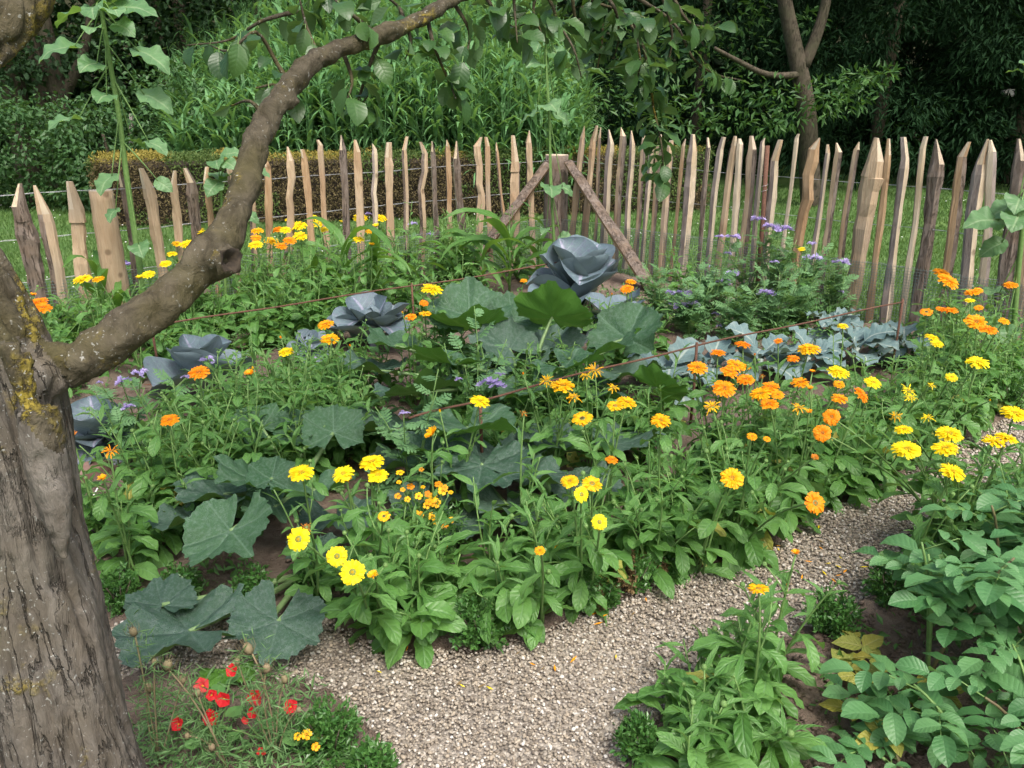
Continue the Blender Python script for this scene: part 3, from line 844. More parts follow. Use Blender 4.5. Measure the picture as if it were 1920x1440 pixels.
# ---- background: conifers on the right
for (X, Y, h, r, n, lab) in [(9.6, 14.6, 9, 2.6, 210, 'dark conifer at far right, its boughs nearly black'), (6.6, 15.2, 9.5, 2.5, 210, 'dark conifer behind the forked small tree, boughs hanging to the lawn'), (3.6, 16.6, 9, 2.4, 150, 'dark conifer between the forked tree and the tall reeds'), (12.5, 18.0, 9.5, 3.0, 140, 'shaded conifer standing deepest behind the right-hand lawn')]:
    crown = []
    for k in range(7):
        z = 0.9 + k * (h - 1.0) / 7
        rr = r * (1.0 - 0.5 * (k / 7) ** 2)
        crown.append(((0, 0, z), (rr, rr, 0.9), int(n * (2.0 if k < 3 else .7)) // 7))
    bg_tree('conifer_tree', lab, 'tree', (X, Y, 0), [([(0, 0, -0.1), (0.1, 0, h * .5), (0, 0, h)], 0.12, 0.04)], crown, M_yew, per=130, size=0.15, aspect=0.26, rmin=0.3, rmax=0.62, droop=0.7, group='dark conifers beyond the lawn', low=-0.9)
# ---- small forked tree
B = gp(1522, 382)
def rel(px, py, Y): return at(px, py, Y) - B
Yt = B.y
tr1 = [rel(1522, 395, Yt), rel(1517, 300, Yt), rel(1512, 200, Yt), rel(1492, 100, Yt), rel(1475, 20, Yt), rel(1460, -60, Yt)]
tr2 = [rel(1506, 125, Yt), rel(1528, 75, Yt), rel(1545, 20, Yt), rel(1560, -60, Yt)]
tr3 = [rel(1508, 140, Yt), rel(1440, 140, Yt - .3), rel(1380, 112, Yt - .6), rel(1340, 90, Yt - .8)]
ex_c, ex_r = [], []
for (x, y, dy, r) in [(1100,185,.2,.3),(1150,200,0,.35),(1200,170,.3,.35),(1190,225,-.2,.3),(1250,190,0,.35),(1290,215,-.3,.33),(1330,180,.2,.35),(1370,215,-.3,.33),(1400,160,.1,.3),(1420,200,-.4,.33),(1460,175,-.5,.3),(1480,215,-.6,.3),(1520,185,-.6,.33),(1560,170,-.5,.3),(1560,200,-.6,.25),(1600,185,-.4,.25),(1630,150,-.3,.22),(1660,140,-.2,.14),(1600,150,-.2,.2),(1330,235,-.4,.2),(1440,232,-.6,.2),(1120,150,.4,.35),(1240,130,.6,.4),(1330,120,.7,.4),(1400,90,.8,.35),(1380,30,1.0,.4),(1300,60,1.0,.4),(1200,80,1.0,.4),(1430,10,.5,.3),(1520,40,.6,.2),(1250,225,.1,.3)]:
    p = rel(x, y, Yt + dy); ex_c.append(tuple(p)); ex_r.append(r)
bg_tree('forked_tree', 'small tree with a forked grey trunk and spreading leafy boughs behind the fence', 'tree', B, [(tr1, 0.155, 0.085), (tr2, 0.09, 0.06), (tr3, 0.05, 0.02)],
        [((0, 0.3, 4.6), (2.6, 2.2, 1.2), 90)], M_medlar, per=55, size=0.135, aspect=0.36, rmin=0.3, rmax=0.5, droop=0.15, extra=(np.array(ex_c), np.array(ex_r)), trunkm=M_dtrunk)
# ---- trees and bushes on the left
for (x, y, Y, zc, r, n, size, lab) in [(-7.6, 14.0, 0, 3.6, (2.2, 1.8, 2.6), 130, .11, 'broad-leaved dark tree at the far left edge'), (-4.4, 15.0, 0, 3.9, (2.1, 1.8, 2.6), 130, .11, 'broad-leaved dark tree left of the tall reeds')]:
    bg_tree('broadleaf_tree', lab, 'tree', (x, y, 0), [([(0, 0, -.1), (.15, 0, 1.5), (0, 0, 4.5)], .2, .08), ([(.1, 0, 1.3), (.8, -.2, 2.2), (1.3, -.4, 3.4)], .1, .04)], [((0, 0, zc), r, n)], M_treeleaf, per=80, size=size, aspect=.7, rmin=.35, rmax=.6, group='trees on the far left')
for (px, py, hh, rr, n, lab) in [(60, 385, 1.5, 1.1, 60, 'leafy bush under the trees at the left edge of the lawn'), (215, 388, 1.35, 0.9, 60, 'leafy bush between the left trees and the hedge end'), (-90, 390, 1.7, 1.1, 50, 'leafy bush partly hidden behind the foreground trunk'), (330, 380, 2.0, 0.9, 55, 'paler feathery bush beside the tall reeds, behind the hedge')]:
    b = gp(px, py)
    bg_tree('bush', lab, 'bush', b, [([(0, 0, -.05), (.05, 0, .5), (0, 0, 1)], .04, .02)], [((0, 0, hh * .55), (rr, rr * .8, hh * .55), n)], M_bushleaf, per=75, size=.085, aspect=.6, rmin=.18, rmax=.34, group='bushes at the edge of the lawn')
for (px, Y, w, lean) in [(70, 14.3, .2, .1), (22, 15.2, .25, 0.0), (360, 17.0, .16, -.1), (305, 18, .14, .05)]:
    p = at(px, 150, Y)
    bg_tree('broadleaf_tree', {70: 'dark slender trunk in the shade of the left wood', 22: 'thick dark trunk at the left edge of the wood', 360: 'bare dark trunk behind the feathery bush', 305: 'thin dark trunk deep in the wood behind the sunflower'}[px], 'tree', (p.x, p.y, 0),
            [([(0, 0, -.1), (lean, 0, 2), (0, 0, 5)], w, w * .6)], [((0, 0, 5.4), (1.8, 1.6, 1.2), 36)], M_treeleaf, per=70, size=.12, aspect=.7, rmin=.4, rmax=.7, group='trees on the far left')
# ---- the wood behind everything reads as one mass
def wood_mass():
    cs, rs = [], []
    for k in range(800):
        a = rnd.uniform(-0.85, 0.85)
        d = rnd.uniform(19.5, 24)
        cs.append((d * math.sin(a), d * math.cos(a), rnd.uniform(0.2, 8.5))); rs.append(rnd.uniform(1.1, 1.7))
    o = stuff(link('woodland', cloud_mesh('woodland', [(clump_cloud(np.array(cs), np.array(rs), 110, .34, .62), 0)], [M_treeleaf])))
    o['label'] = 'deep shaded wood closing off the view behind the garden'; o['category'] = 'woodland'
wood_mass()
hill = MB()  # dark bank added behind the wood to block sky showing through gaps
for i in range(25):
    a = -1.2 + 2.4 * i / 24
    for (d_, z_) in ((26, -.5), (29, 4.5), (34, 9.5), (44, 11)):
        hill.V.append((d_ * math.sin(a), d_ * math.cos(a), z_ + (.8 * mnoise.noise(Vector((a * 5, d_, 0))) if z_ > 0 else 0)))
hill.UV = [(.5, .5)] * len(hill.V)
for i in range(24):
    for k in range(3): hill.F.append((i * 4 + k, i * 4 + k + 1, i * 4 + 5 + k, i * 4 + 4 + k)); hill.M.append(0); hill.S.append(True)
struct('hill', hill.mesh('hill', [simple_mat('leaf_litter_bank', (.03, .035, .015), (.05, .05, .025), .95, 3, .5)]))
# ---- clipped hedge, mossy on top
def hedge():
    A, B2 = gp(190, 424), gp(1330, 392)
    d = (B2 - A); L = d.length; d = d.normalized(); nrm = Vector((d.y, -d.x, 0)); nrm = nrm if nrm.y < 0 else -nrm
    t = thing('hedge', A, 'low clipped hedge with brown dead patches and mossy golden top', 'hedge')
    H, Wd = 0.78, 0.7
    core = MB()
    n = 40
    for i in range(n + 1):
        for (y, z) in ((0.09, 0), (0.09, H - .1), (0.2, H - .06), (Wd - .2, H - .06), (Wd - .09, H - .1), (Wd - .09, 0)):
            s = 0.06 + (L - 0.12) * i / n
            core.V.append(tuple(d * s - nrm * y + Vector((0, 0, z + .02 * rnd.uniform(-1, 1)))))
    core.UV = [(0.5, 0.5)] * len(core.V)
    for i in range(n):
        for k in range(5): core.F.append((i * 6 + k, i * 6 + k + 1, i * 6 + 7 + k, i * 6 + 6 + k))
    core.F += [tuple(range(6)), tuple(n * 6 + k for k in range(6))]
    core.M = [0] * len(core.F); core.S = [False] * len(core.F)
    link('twigs', core.mesh('twigs', [M_hollow]), t)  # solid core, the shade inside the hedge put into its dark colour
    def face(N, kind):
        s = npr.uniform(0, L, N)
        if kind == 'f': y, z = npr.uniform(-.03, .07, N), npr.uniform(0, H, N)
        elif kind == 't': y, z = npr.uniform(-.02, Wd, N), H + npr.uniform(-.06, .05, N)
        else: y, z = npr.uniform(0, Wd, N), npr.uniform(0, H, N); s = npr.uniform(-.06, .06, N)
        P = np.outer(s, np.array(d)) - np.outer(y, np.array(nrm)); P[:, 2] += z
        wob = np.array([mnoise.noise(Vector((a * 1.6, b * 2.2, 4.4))) for a, b in zip(s, z + y)])
        P += np.outer(wob * 0.07, np.array(nrm))
        if kind == 't': P[:, 2] += wob * .05
        patch = np.array([mnoise.noise(Vector((a * 1.1, b * 1.4, 9.4))) + .5 * mnoise.noise(Vector((a * 4, b * 4, 2.4))) for a, b in zip(s, z + y)])
        return P, patch, s
    parts = []
    P, patch, s = face(26000, 'f'); P2, patch2, s2 = face(3500, 'e')
    P = np.concatenate([P, P2]); patch = np.concatenate([patch, patch2])
    Dd = npr.normal(size=P.shape) * .8 + np.array(nrm) * .8 + np.array([0, 0, -.3])
    S = npr.uniform(.025, .05, len(P))
    g = patch > -0.02
    parts.append((leafcloud(P[g], Dd[g], S[g], .5), 0)); parts.append((leafcloud(P[~g], Dd[~g], S[~g], .4), 1))
    P, patch, s = face(16000, 't')
    Dd = npr.normal(size=P.shape) * .8 + np.array([0, 0, .5])
    S = npr.uniform(.02, .045, len(P))
    g = (patch > -.05) & (s > .8)
    parts.append((leafcloud(P[g], Dd[g], S[g], .5), 0)); parts.append((leafcloud(P[~g], Dd[~g], S[~g], .5), 2))
    stuff(link('foliage', cloud_mesh('foliage', parts, [M_hedge_g, M_hedge_b, M_moss]), t))
hedge()
# ---- tall reeds
def reeds():
    n = 3000
    V, T, rv = [], [], []
    o = 0
    segs = 6
    xs = []
    for k in range(n):
        y = rnd.uniform(10.9, 14.8)
        pxl = 330 + 760 * rnd.random()
        x = (pxl - 960) / FOC * (y * CP + .3)
        edge = min(1.0, (pxl - 330) / 260) * min(1.0, (1110 - pxl) / 150)
        h = (1.6 + 0.5 * (y - 10.9)) * rnd.uniform(.75, 1.15) * (.55 + .45 * edge)
        xs.append((x, y, h))
    for (x, y, h) in xs:
        lean = rnd.uniform(-.15, .15), rnd.uniform(-.18, .1)
        r_ = rnd.random()
        nl = rnd.randint(8, 11)
        for j in range(nl):
            t = 0.25 + 0.75 * (j + rnd.random() * .5) / nl
            b = np.array([x + lean[0] * t, y + lean[1] * t, h * t])
            a = rnd.uniform(0, 2 * PI); L = rnd.uniform(.4, .75) * (1.1 - .4 * t); W = rnd.uniform(.016, .027)
            th = rnd.uniform(.75, 1.35); dth = rnd.uniform(.8, 2.2)
            dr = np.array([math.cos(a), math.sin(a), 0]); sd_ = np.array([-math.sin(a), math.cos(a), 0])
            p = b.copy()
            for i in range(segs + 1):
                u = i / segs
                w = W * (0.6 + 1.6 * u * (1 - u) * 1.2) * (1 - u ** 3) + .001
                V.append(p + sd_ * w); V.append(p - sd_ * w)
                rv += [(r_ + .4 * u * 0) % 1] * 2
                an = th - dth * u
                p = p + (dr * math.cos(an) + np.array([0, 0, math.sin(an)])) * (L / segs)
            for i in range(segs):
                q = o + 2 * i
                T.append((q, q + 1, q + 3)); T.append((q, q + 3, q + 2))
            o += 2 * (segs + 1)
        # stalk
        q = o
        V += [np.array([x - .006, y, 0]), np.array([x + .006, y, 0]), np.array([x + lean[0] + .004, y + lean[1], h]), np.array([x + lean[0] - .004, y + lean[1], h])]
        rv += [r_] * 4; T += [(q, q + 1, q + 2), (q, q + 2, q + 3)]; o += 4
    me = tri_mesh('reeds', np.array(V), np.array(T), [M_reed], rv=np.array(rv), smooth=False)
    ob = stuff(link('reeds', me)); ob['label'] = 'tall dense bright green reeds behind the hedge'; ob['category'] = 'reeds'
reeds()
# a white bird box on a dark trunk, far right
b = at(1905, 250, 15.0); b.z = 0
t = bg_tree('broadleaf_tree', 'dark trunk at the right edge of the far shade', 'tree', b, [([(0, 0, -.1), (.05, 0, 1.5), (.1, 0, 4.0)], .13, .1)], [((0, 0, 4.8), (1.4, 1.4, 1.0), 30)], M_treeleaf, per=60, size=.11, aspect=.6)
p = at(1893, 173, 14.75)
mb = MB()
for (x0, x1, y0, y1, z0, z1) in ((-.06, .06, -.05, .05, -.07, .05), (-.13, -.05, -.045, .045, -.02, .035)):
    mb.add([(x0, y0, z0), (x1, y0, z0), (x1, y1, z0), (x0, y1, z0), (x0, y0 + .01, z1), (x1, y0 + .01, z1), (x1, y1, z1), (x0, y1, z1)], [(0, 3, 2, 1), (4, 5, 6, 7), (0, 1, 5, 4), (1, 2, 6, 5), (2, 3, 7, 6), (3, 0, 4, 7)], smooth=False)
o = tag(link('white_box', mb.mesh('white_box', [M_label])), 'small white box fixed to a trunk in the far right shade', 'box'); o.location = p

# ------------------------------------------------------------------ the fruit tree in the foreground
def grow(segs, voxel, disp, name, mats, base):
    """tubes merged into one surface, then roughened"""
    mb = MB()
    for pts, radii in segs:
        mb.tube(local(base, pts), radii, 20)
    me = mb.mesh(name + '_raw', mats)
    o = bpy.data.objects.new(name + '_raw', me); C.objects.link(o)
    md = o.modifiers.new('r', 'REMESH'); md.mode = 'VOXEL'; md.voxel_size = voxel; md.use_smooth_shade = True
    sm = o.modifiers.new('s', 'SMOOTH'); sm.iterations = 7; sm.factor = .6
    dg = bpy.context.evaluated_depsgraph_get()
    out = bpy.data.meshes.new_from_object(o.evaluated_get(dg))
    bpy.data.objects.remove(o)
    n = len(out.vertices)
    co = np.empty(n * 3, np.float32); out.vertices.foreach_get('co', co); co = co.reshape(-1, 3)
    nm = np.empty(n * 3, np.float32); out.vertices.foreach_get('normal', nm); nm = nm.reshape(-1, 3)
    d = np.array([disp(Vector(c)) for c in co], np.float32)
    out.vertices.foreach_set('co', (co + nm * d[:, None]).astype(np.float32).ravel())
    out.materials.clear()
    for m in mats: out.materials.append(m)
    out.polygons.foreach_set('use_smooth', np.ones(len(out.polygons), bool))
    out.update()
    return out
TY = 1.22                                               # distance of the trunk
tb = at(150, 1440, 1.13); TB = Vector((tb.x + .03, 1.13, 0.0))
tree = thing('fruit_tree', TB, 'old fruit tree with thick grey trunk and lichened limb arching over the beds', 'tree')
k = 1.25 / FOC * 1.04
trunk_pts = [Vector((TB.x + .015, 1.12, -0.05)), at(147, 1440, 1.13), at(95, 1200, 1.16), at(45, 1000, 1.19), at(15, 850, 1.21), at(-18, 740, 1.22), at(-55, 640, 1.22), at(-130, 500, 1.23), at(-260, 300, 1.24), at(-420, 60, 1.25)]
trunk_r = [.125, .1, .098, .101, .106, .112, .103, .09, .08, .07]
limb_px = [(15, 745, 1.22, 62), (90, 700, 1.23, 60), (190, 655, 1.27, 51), (300, 570, 1.34, 49), (390, 492, 1.42, 50), (440, 400, 1.5, 41), (466, 320, 1.58, 37), (492, 232, 1.66, 34), (545, 160, 1.74, 33), (605, 105, 1.83, 28), (690, 76, 1.93, 24), (765, 46, 2.02, 23), (835, 8, 2.1, 19), (910, -30, 2.2, 17), (1020, -75, 2.35, 14)]
limb_pts = [at(x, y, Y) for x, y, Y, r in limb_px]; limb_r = [r * (.71 if i_ > 2 else .82 if i_ > 1 else .95) * mpp(p) for (x, y, Y, r), p in zip(limb_px, limb_pts) for i_ in [limb_px.index((x, y, Y, r))]]
other_limb = [at(-260, 330, 1.24), at(-150, 190, 1.3), at(-40, 100, 1.36), at(30, 10, 1.42), at(75, -90, 1.5)]
def bark_d(c):
    return .014 * mnoise.noise(Vector((c.x * 9, c.y * 9, c.z * 1.6))) - .011 * max(0, .22 - abs(mnoise.noise(Vector((c.x * 24, c.y * 24, c.z * 1.7 + 4))))) / .22 + .0035 * mnoise.noise(Vector((c.x * 60, c.y * 60, c.z * 9))) + .002 * mnoise.noise(Vector((c.x * 120, c.y * 120, c.z * 60)))
def limb_d(c):
    return .009 * mnoise.noise(Vector((c.x * 11, c.y * 11, c.z * 11))) + .0055 * mnoise.noise(Vector((c.x * 36, c.y * 36, c.z * 36))) + .0022 * mnoise.noise(Vector((c.x * 110, c.y * 110, c.z * 110)))
n = 4
stub = [at(385, 500, 1.42), at(415, 489, 1.40), at(428, 488, 1.395)]
knob = [at(530, 180, 1.72), at(556, 202, 1.72)]
trunk_me = grow([(polyline(trunk_pts, n), interp(trunk_r, n)), (polyline(limb_pts, n), interp(limb_r, n)), (polyline(other_limb, n), interp([.05, .045, .042, .04, .036], n)),
                 (stub, [.04, .034, .027]), (knob, [.022, .016]), ([at(352, 512, 1.38), at(392, 465, 1.42), at(412, 450, 1.45)], [.025, .03, .025]),
                 ([at(70, 760, 1.12), at(95, 900, 1.10), at(120, 1050, 1.08)], [.035, .028, .01]), ([at(20, 640, 1.12), at(60, 760, 1.11)], [.02, .015])],
                .005, lambda c: bark_d(c) if c.x < at(150, 680, 1.25).x - TB.x or c.z < .8 else limb_d(c), 'trunk', [M_bark, M_limb], TB)
# limb bark on the limb faces
cut = at(60, 690, 1.23) - TB
cen = np.empty(len(trunk_me.polygons) * 3, np.float32); trunk_me.polygons.foreach_get('center', cen); cen = cen.reshape(-1, 3)
jit = np.array([.05 * mnoise.noise(Vector(c) * 7) for c in cen])
trunk_me.polygons.foreach_set('material_index', (cen[:, 0] + jit + .5 * (cen[:, 2] - cut.z) > cut.x + .03).astype(np.int32))
link('trunk', trunk_me, tree)
# rotten hollow at the cut stub
hp = at(434, 488, 1.366) - TB
mb = MB()
hn = (EYE - (hp + TB)).normalized() + Vector((.9, 0, .1)); hn.normalize(); ha = hn.orthogonal().normalized(); hb = hn.cross(ha)
for i, (rr, dz) in enumerate(((.027, -.014), (.022, -.001), (.017, -.003), (.011, -.01), (.005, -.018))):
    for kk in range(12):
        w = 2 * PI * kk / 12; q = rr * (1 + .18 * math.sin(kk * 2.3 + i))
        mb.V.append(tuple(hp + ha * math.cos(w) * q + hb * math.sin(w) * q + hn * dz))
mb.UV = [(0, 0)] * len(mb.V)
for i in range(4):
    for kk in range(12): mb.F.append((i * 12 + kk, i * 12 + (kk + 1) % 12, i * 12 + 12 + (kk + 1) % 12, i * 12 + 12 + kk)); mb.M.append(0 if i < 1 else 1); mb.S.append(True)
link('hollow', mb.mesh('hollow', [M_limb, M_hollow]), tree)

# leaves of the fruit tree
def leaf_shape(L, W, prof, th0, th1, nl=6, nv=2, fold=.2, wave=0.0, wn=3, cord=0.0, stalk=0.0, seed=0, serr=0.0, twist=0.0, tipr=1.0, cup=0.0):
    rr = random.Random(seed)
    mb = MB()
    x = z = 0.0; u0 = 0.0
    V, uv, F = [], [], []
    vs_ = [(-1 + 2 * j / (2 * nv)) for j in range(2 * nv + 1)]
    ph = rr.uniform(0, 6)
    for i in range(nl + 1):
        u = 1 - (1 - i / nl) ** tipr
        w = W * .5 * prof(u)
        if serr and i % 2: w *= 1 - serr
        th = th0 + (th1 - th0) * u
        tw = twist * u
        x += math.cos(th) * L * (u - u0); z += math.sin(th) * L * (u - u0); u0 = u
        for v in vs_:
            up = fold * abs(v) * w + cup * v * v * w + wave * w * v * v * math.sin(ph + u * wn * 2 * PI + (1.3 if v > 0 else 0)) + (wave * w * .3 * math.sin(u * 9 + v * 4 + ph))
            back = cord * L * abs(v) ** 1.5 * (1 - u) ** 2
            yy, uu = v * w * math.cos(tw) - up * math.sin(tw), up * math.cos(tw) + v * w * math.sin(tw)
            V.append((x - math.sin(th) * uu - back, yy, z + math.cos(th) * uu)); uv.append((u, (v + 1) / 2))
    m = len(vs_)
    for i in range(nl):
        for j in range(m - 1): F.append((i * m + j, (i + 1) * m + j, (i + 1) * m + j + 1, i * m + j + 1))
    mb.add(V, F, 0, uv)
    if stalk:
        mb.tube([(-stalk, 0, -.02 * stalk), (-stalk * .5, 0, .0), (0.02 * L, 0, 0)], [W * .025 + .0008] * 3, 4, m=len(mb.M) and 1, cap=False)
    return mb
p_oval = lambda u: max(.02, math.sin(PI * min(1, u * .96 + .03)) ** .75)
p_ovate = lambda u: max(.02, (math.sin(PI * u ** .72)) ** .9) if u < 1 else .02
p_spat = lambda u: max(.03, (.28 + .95 * math.sin(PI * max(0, u - .12) / 1.0) ** 1.2 * (.6 + .5 * u)) * (1 - u ** 14)) if u < 1 else .05
p_lance = lambda u: max(.02, math.sin(PI * u ** .8) ** .8 * (1.05 - .35 * u)) if u < 1 else .02
APPLE = []
for s in range(8):
    APPLE.append(leaf_shape(1.0, .62 + .06 * (s % 3), p_oval, rnd.uniform(-.1, .3), rnd.uniform(-.9, -.2), 6, 1, fold=rnd.uniform(.15, .5), wave=.12, stalk=.25, seed=s).mesh('leaf', [M_apple, M_stem]))
twigs = [  # photo polyline, distance, leaf spread
 ([(700, 60), (640, 10), (600, -30)], 1.95, 8), ([(545, 160), (520, 120), (480, 60), (430, 95), (395, 85)], 1.85, 8), ([(560, 20), (490, 40), (430, 75), (350, 85)], 2.1, 9), ([(600, 110), (575, 50), (560, -10)], 1.9, 8),
 ([(710, 80), (690, 130), (670, 200), (690, 180)], 2.0, 11), ([(560, 190), (520, 160), (480, 165)], 1.8, 5), ([(640, 90), (660, 150), (650, 190)], 1.95, 6), ([(800, 30), (815, 90), (840, 150), (855, 185)], 2.1, 15), ([(850, 5), (880, 60), (870, 120)], 2.15, 9),
 ([(900, -20), (930, 20), (960, 50), (985, 45)], 2.25, 12), ([(1000, -60), (1035, 10), (1045, 40), (1075, 90), (1090, 145)], 2.3, 18), ([(960, -50), (965, 20), (970, 80)], 2.2, 10), ([(1040, -60), (1110, 0), (1170, 20), (1230, 40)], 2.4, 16),
 ([(1130, -40), (1185, 50), (1200, 110), (1195, 150)], 2.4, 22), ([(1190, 40), (1215, 120), (1225, 200), (1240, 270), (1245, 345)], 2.45, 42), ([(1150, -30), (1260, 40), (1300, 110), (1345, 140), (1390, 150)], 2.5, 20), ([(1250, -30), (1290, 40), (1330, 50), (1350, 40)], 2.5, 16),
 ([(1120, -10), (1130, 60), (1120, 130)], 2.35, 12), ([(1070, -30), (1080, 40), (1100, 70)], 2.3, 10), ([(760, 45), (745, 10), (700, -20)], 2.05, 8), ([(760, 40), (770, 80), (760, 110)], 2.05, 6), ([(1230, -40), (1260, 60), (1250, 130)], 2.45, 16),
 ([(500, 230), (470, 190), (430, 200)], 1.72, 4), ([(1010, -30), (1000, 20), (1015, 60)], 2.25, 8), ([(1100, -40), (1150, 10), (1160, 70), (1150, 110)], 2.3, 14)]
far_leaves = []
nleaf = 0
for pts, Y, nlv in twigs:
    P = [at(x, y, Y + .06 * i * rnd.uniform(-1, 1)) for i, (x, y) in enumerate(pts)]
    PP = polyline(P, 4)
    link('twig', MB().tube(local(TB, PP), [.006 - .0045 * i / (len(PP) - 1) for i in range(len(PP))], 5).mesh('twig', [M_limb]), tree)
    for j in range(int(nlv * 1.3)):
        t = (j + rnd.random()) / (nlv * 1.3)
        t = .12 + .88 * t
        f = t * (len(PP) - 1); i = min(int(f), len(PP) - 2)
        p = PP[i].lerp(PP[i + 1], f - i) - TB
        az = rnd.uniform(0, 2 * PI); pit = rnd.uniform(-1.25, .25)
        s = rnd.uniform(.04, .07)
        M = place(p + Vector((math.cos(az), math.sin(az), -.3)) * .018, az, pit, rnd.uniform(-.7, .7), s)
        if nleaf < 300 and p.z + TB.z < 2.35:
            link('leaf', APPLE[rnd.randrange(8)], tree, M); nleaf += 1
        else: far_leaves.append(M)
# rest of the crown, overhead and out of reach
cs = []
for k_ in range(46):
    cs.append((rnd.uniform(-1.6, 2.2), rnd.uniform(.9, 3.3), rnd.uniform(2.75, 3.5)))
V1 = clump_cloud(np.array(cs) - np.array(TB), npr.uniform(.18, .32, len(cs)), 60, .065, .6)
Vx = [(V1, 0)]
if far_leaves:
    P = np.array([m.translation for m in far_leaves]); D = np.array([(m.to_3x3() @ Vector((1, 0, 0))) for m in far_leaves]); S = np.array([m.to_scale()[0] for m in far_leaves])
    Vx.append((leafcloud(P, D, S, .62), 0))
stuff(link('crown', cloud_mesh('crown', Vx, [M_apple]), tree))
for a, b_ in (((-420, 60, 1.25), (-.4, 2.0, 3.0)), ((1020, -75, 2.35), (1.3, 2.8, 3.0)), ((910, -30, 2.2), (.1, 2.7, 3.1)), ((75, -90, 1.5), (-.5, 1.6, 3.1))):
    p0 = at(*a) - TB; p1 = Vector(b_) - TB
    link('branch', MB().tube(bez(p0, p0.lerp(p1, .5) + Vector((0, 0, .15)), p1, 6), [.03, .026, .022, .019, .016, .013, .01], 7).mesh('branch', [M_limb]), tree)

# ------------------------------------------------------------------ leaf and flower shapes for the beds
CAL_LOW = [leaf_shape(1.0, .25 + .04 * (s % 3), p_spat, rnd.uniform(.1, .8), rnd.uniform(-1.6, -.4), 8, 1, fold=rnd.uniform(.1, .5), wave=.25, tipr=1.6, seed=s, twist=rnd.uniform(-.5, .5)).mesh('leaf', [M_cal]) for s in range(9)]
CAL_UP = [leaf_shape(1.0, .2 + .03 * (s % 3), p_lance, rnd.uniform(.2, .8), rnd.uniform(-.9, .1), 5, 1, tipr=1.3, fold=rnd.uniform(.2, .6), wave=.15, seed=20 + s, twist=rnd.uniform(-.5, .5)).mesh('leaf', [M_cal]) for s in range(7)]
CAL_OLD = [leaf_shape(1.0, .3, p_spat, .3, -1.3, 8, 1, fold=.3, wave=.35, tipr=1.6, seed=200 + s, twist=.5).mesh('leaf', [M_yellowleaf]) for s in range(2)]
SUNF = [leaf_shape(1.0, .9, p_ovate, rnd.uniform(.1, .45), rnd.uniform(-1.2, -.4), 16, 3, fold=.15, wave=.16, cord=.2, seed=40 + s, serr=.045).mesh('leaf', [M_sunf]) for s in range(5)]
p_strap = lambda u: max(.02, (.75 + .4 * math.sin(PI * u)) * (1 - u ** 4))
CORN = [leaf_shape(1.0, .1, p_strap, rnd.uniform(1.1, 1.4), rnd.uniform(-1.2, -.2), 10, 1, fold=.35, wave=.3, wn=2, seed=50 + s, twist=rnd.uniform(-.8, .8)).mesh('leaf', [M_corn]) for s in range(6)]
p_cab = lambda u: max(.06, (.22 + .95 * math.sin(PI * min(1, u * .86 + .06)) ** .8) * (1 - .96 * max(0, (u - .8) / .2) ** 2.2))
p_broc = lambda u: max(.08, (.12 if u < .22 else .3 + .8 * math.sin(PI * (u - .1) / .95) ** .9) * (1 - .9 * max(0, (u - .85) / .15) ** 2))
CAB = [leaf_shape(1.0, .95, p_cab, rnd.uniform(.75, 1.15), rnd.uniform(-.1, 1.0) if s < 5 else rnd.uniform(-1.2, -.4), 14, 5, fold=.03, cup=rnd.uniform(.3, .6), wave=.05, wn=1.6, tipr=1.5, seed=60 + s).mesh('leaf', [M_cabbage]) for s in range(8)]
CABIN = [leaf_shape(1.0, .95, p_cab, .9, 2.5, 12, 5, fold=.05, cup=.6, wave=.05, tipr=1.4, seed=75 + s).mesh('inner_leaf', [M_cabbage]) for s in range(2)]
BROC = [leaf_shape(1.0, .6, p_broc, rnd.uniform(.7, 1.1), rnd.uniform(-1.1, -.2), 14, 3, fold=.08, cup=rnd.uniform(.1, .4), wave=.22, tipr=1.4, wn=4, seed=80 + s, serr=.1).mesh('leaf', [M_brocc]) for s in range(6)]
POT = [leaf_shape(1.0, .66, p_oval, rnd.uniform(.0, .3), rnd.uniform(-.7, -.1), 6, 2, fold=rnd.uniform(.2, .45), wave=.1, seed=90 + s).mesh('leaflet', [M_potato]) for s in range(5)]
POTY = [leaf_shape(1.0, .62, p_ovate, rnd.uniform(.0, .3), rnd.uniform(-.7, -.1), 6, 2, fold=.2, wave=.15, seed=97 + s).mesh('leaflet', [M_yellowleaf]) for s in range(2)]

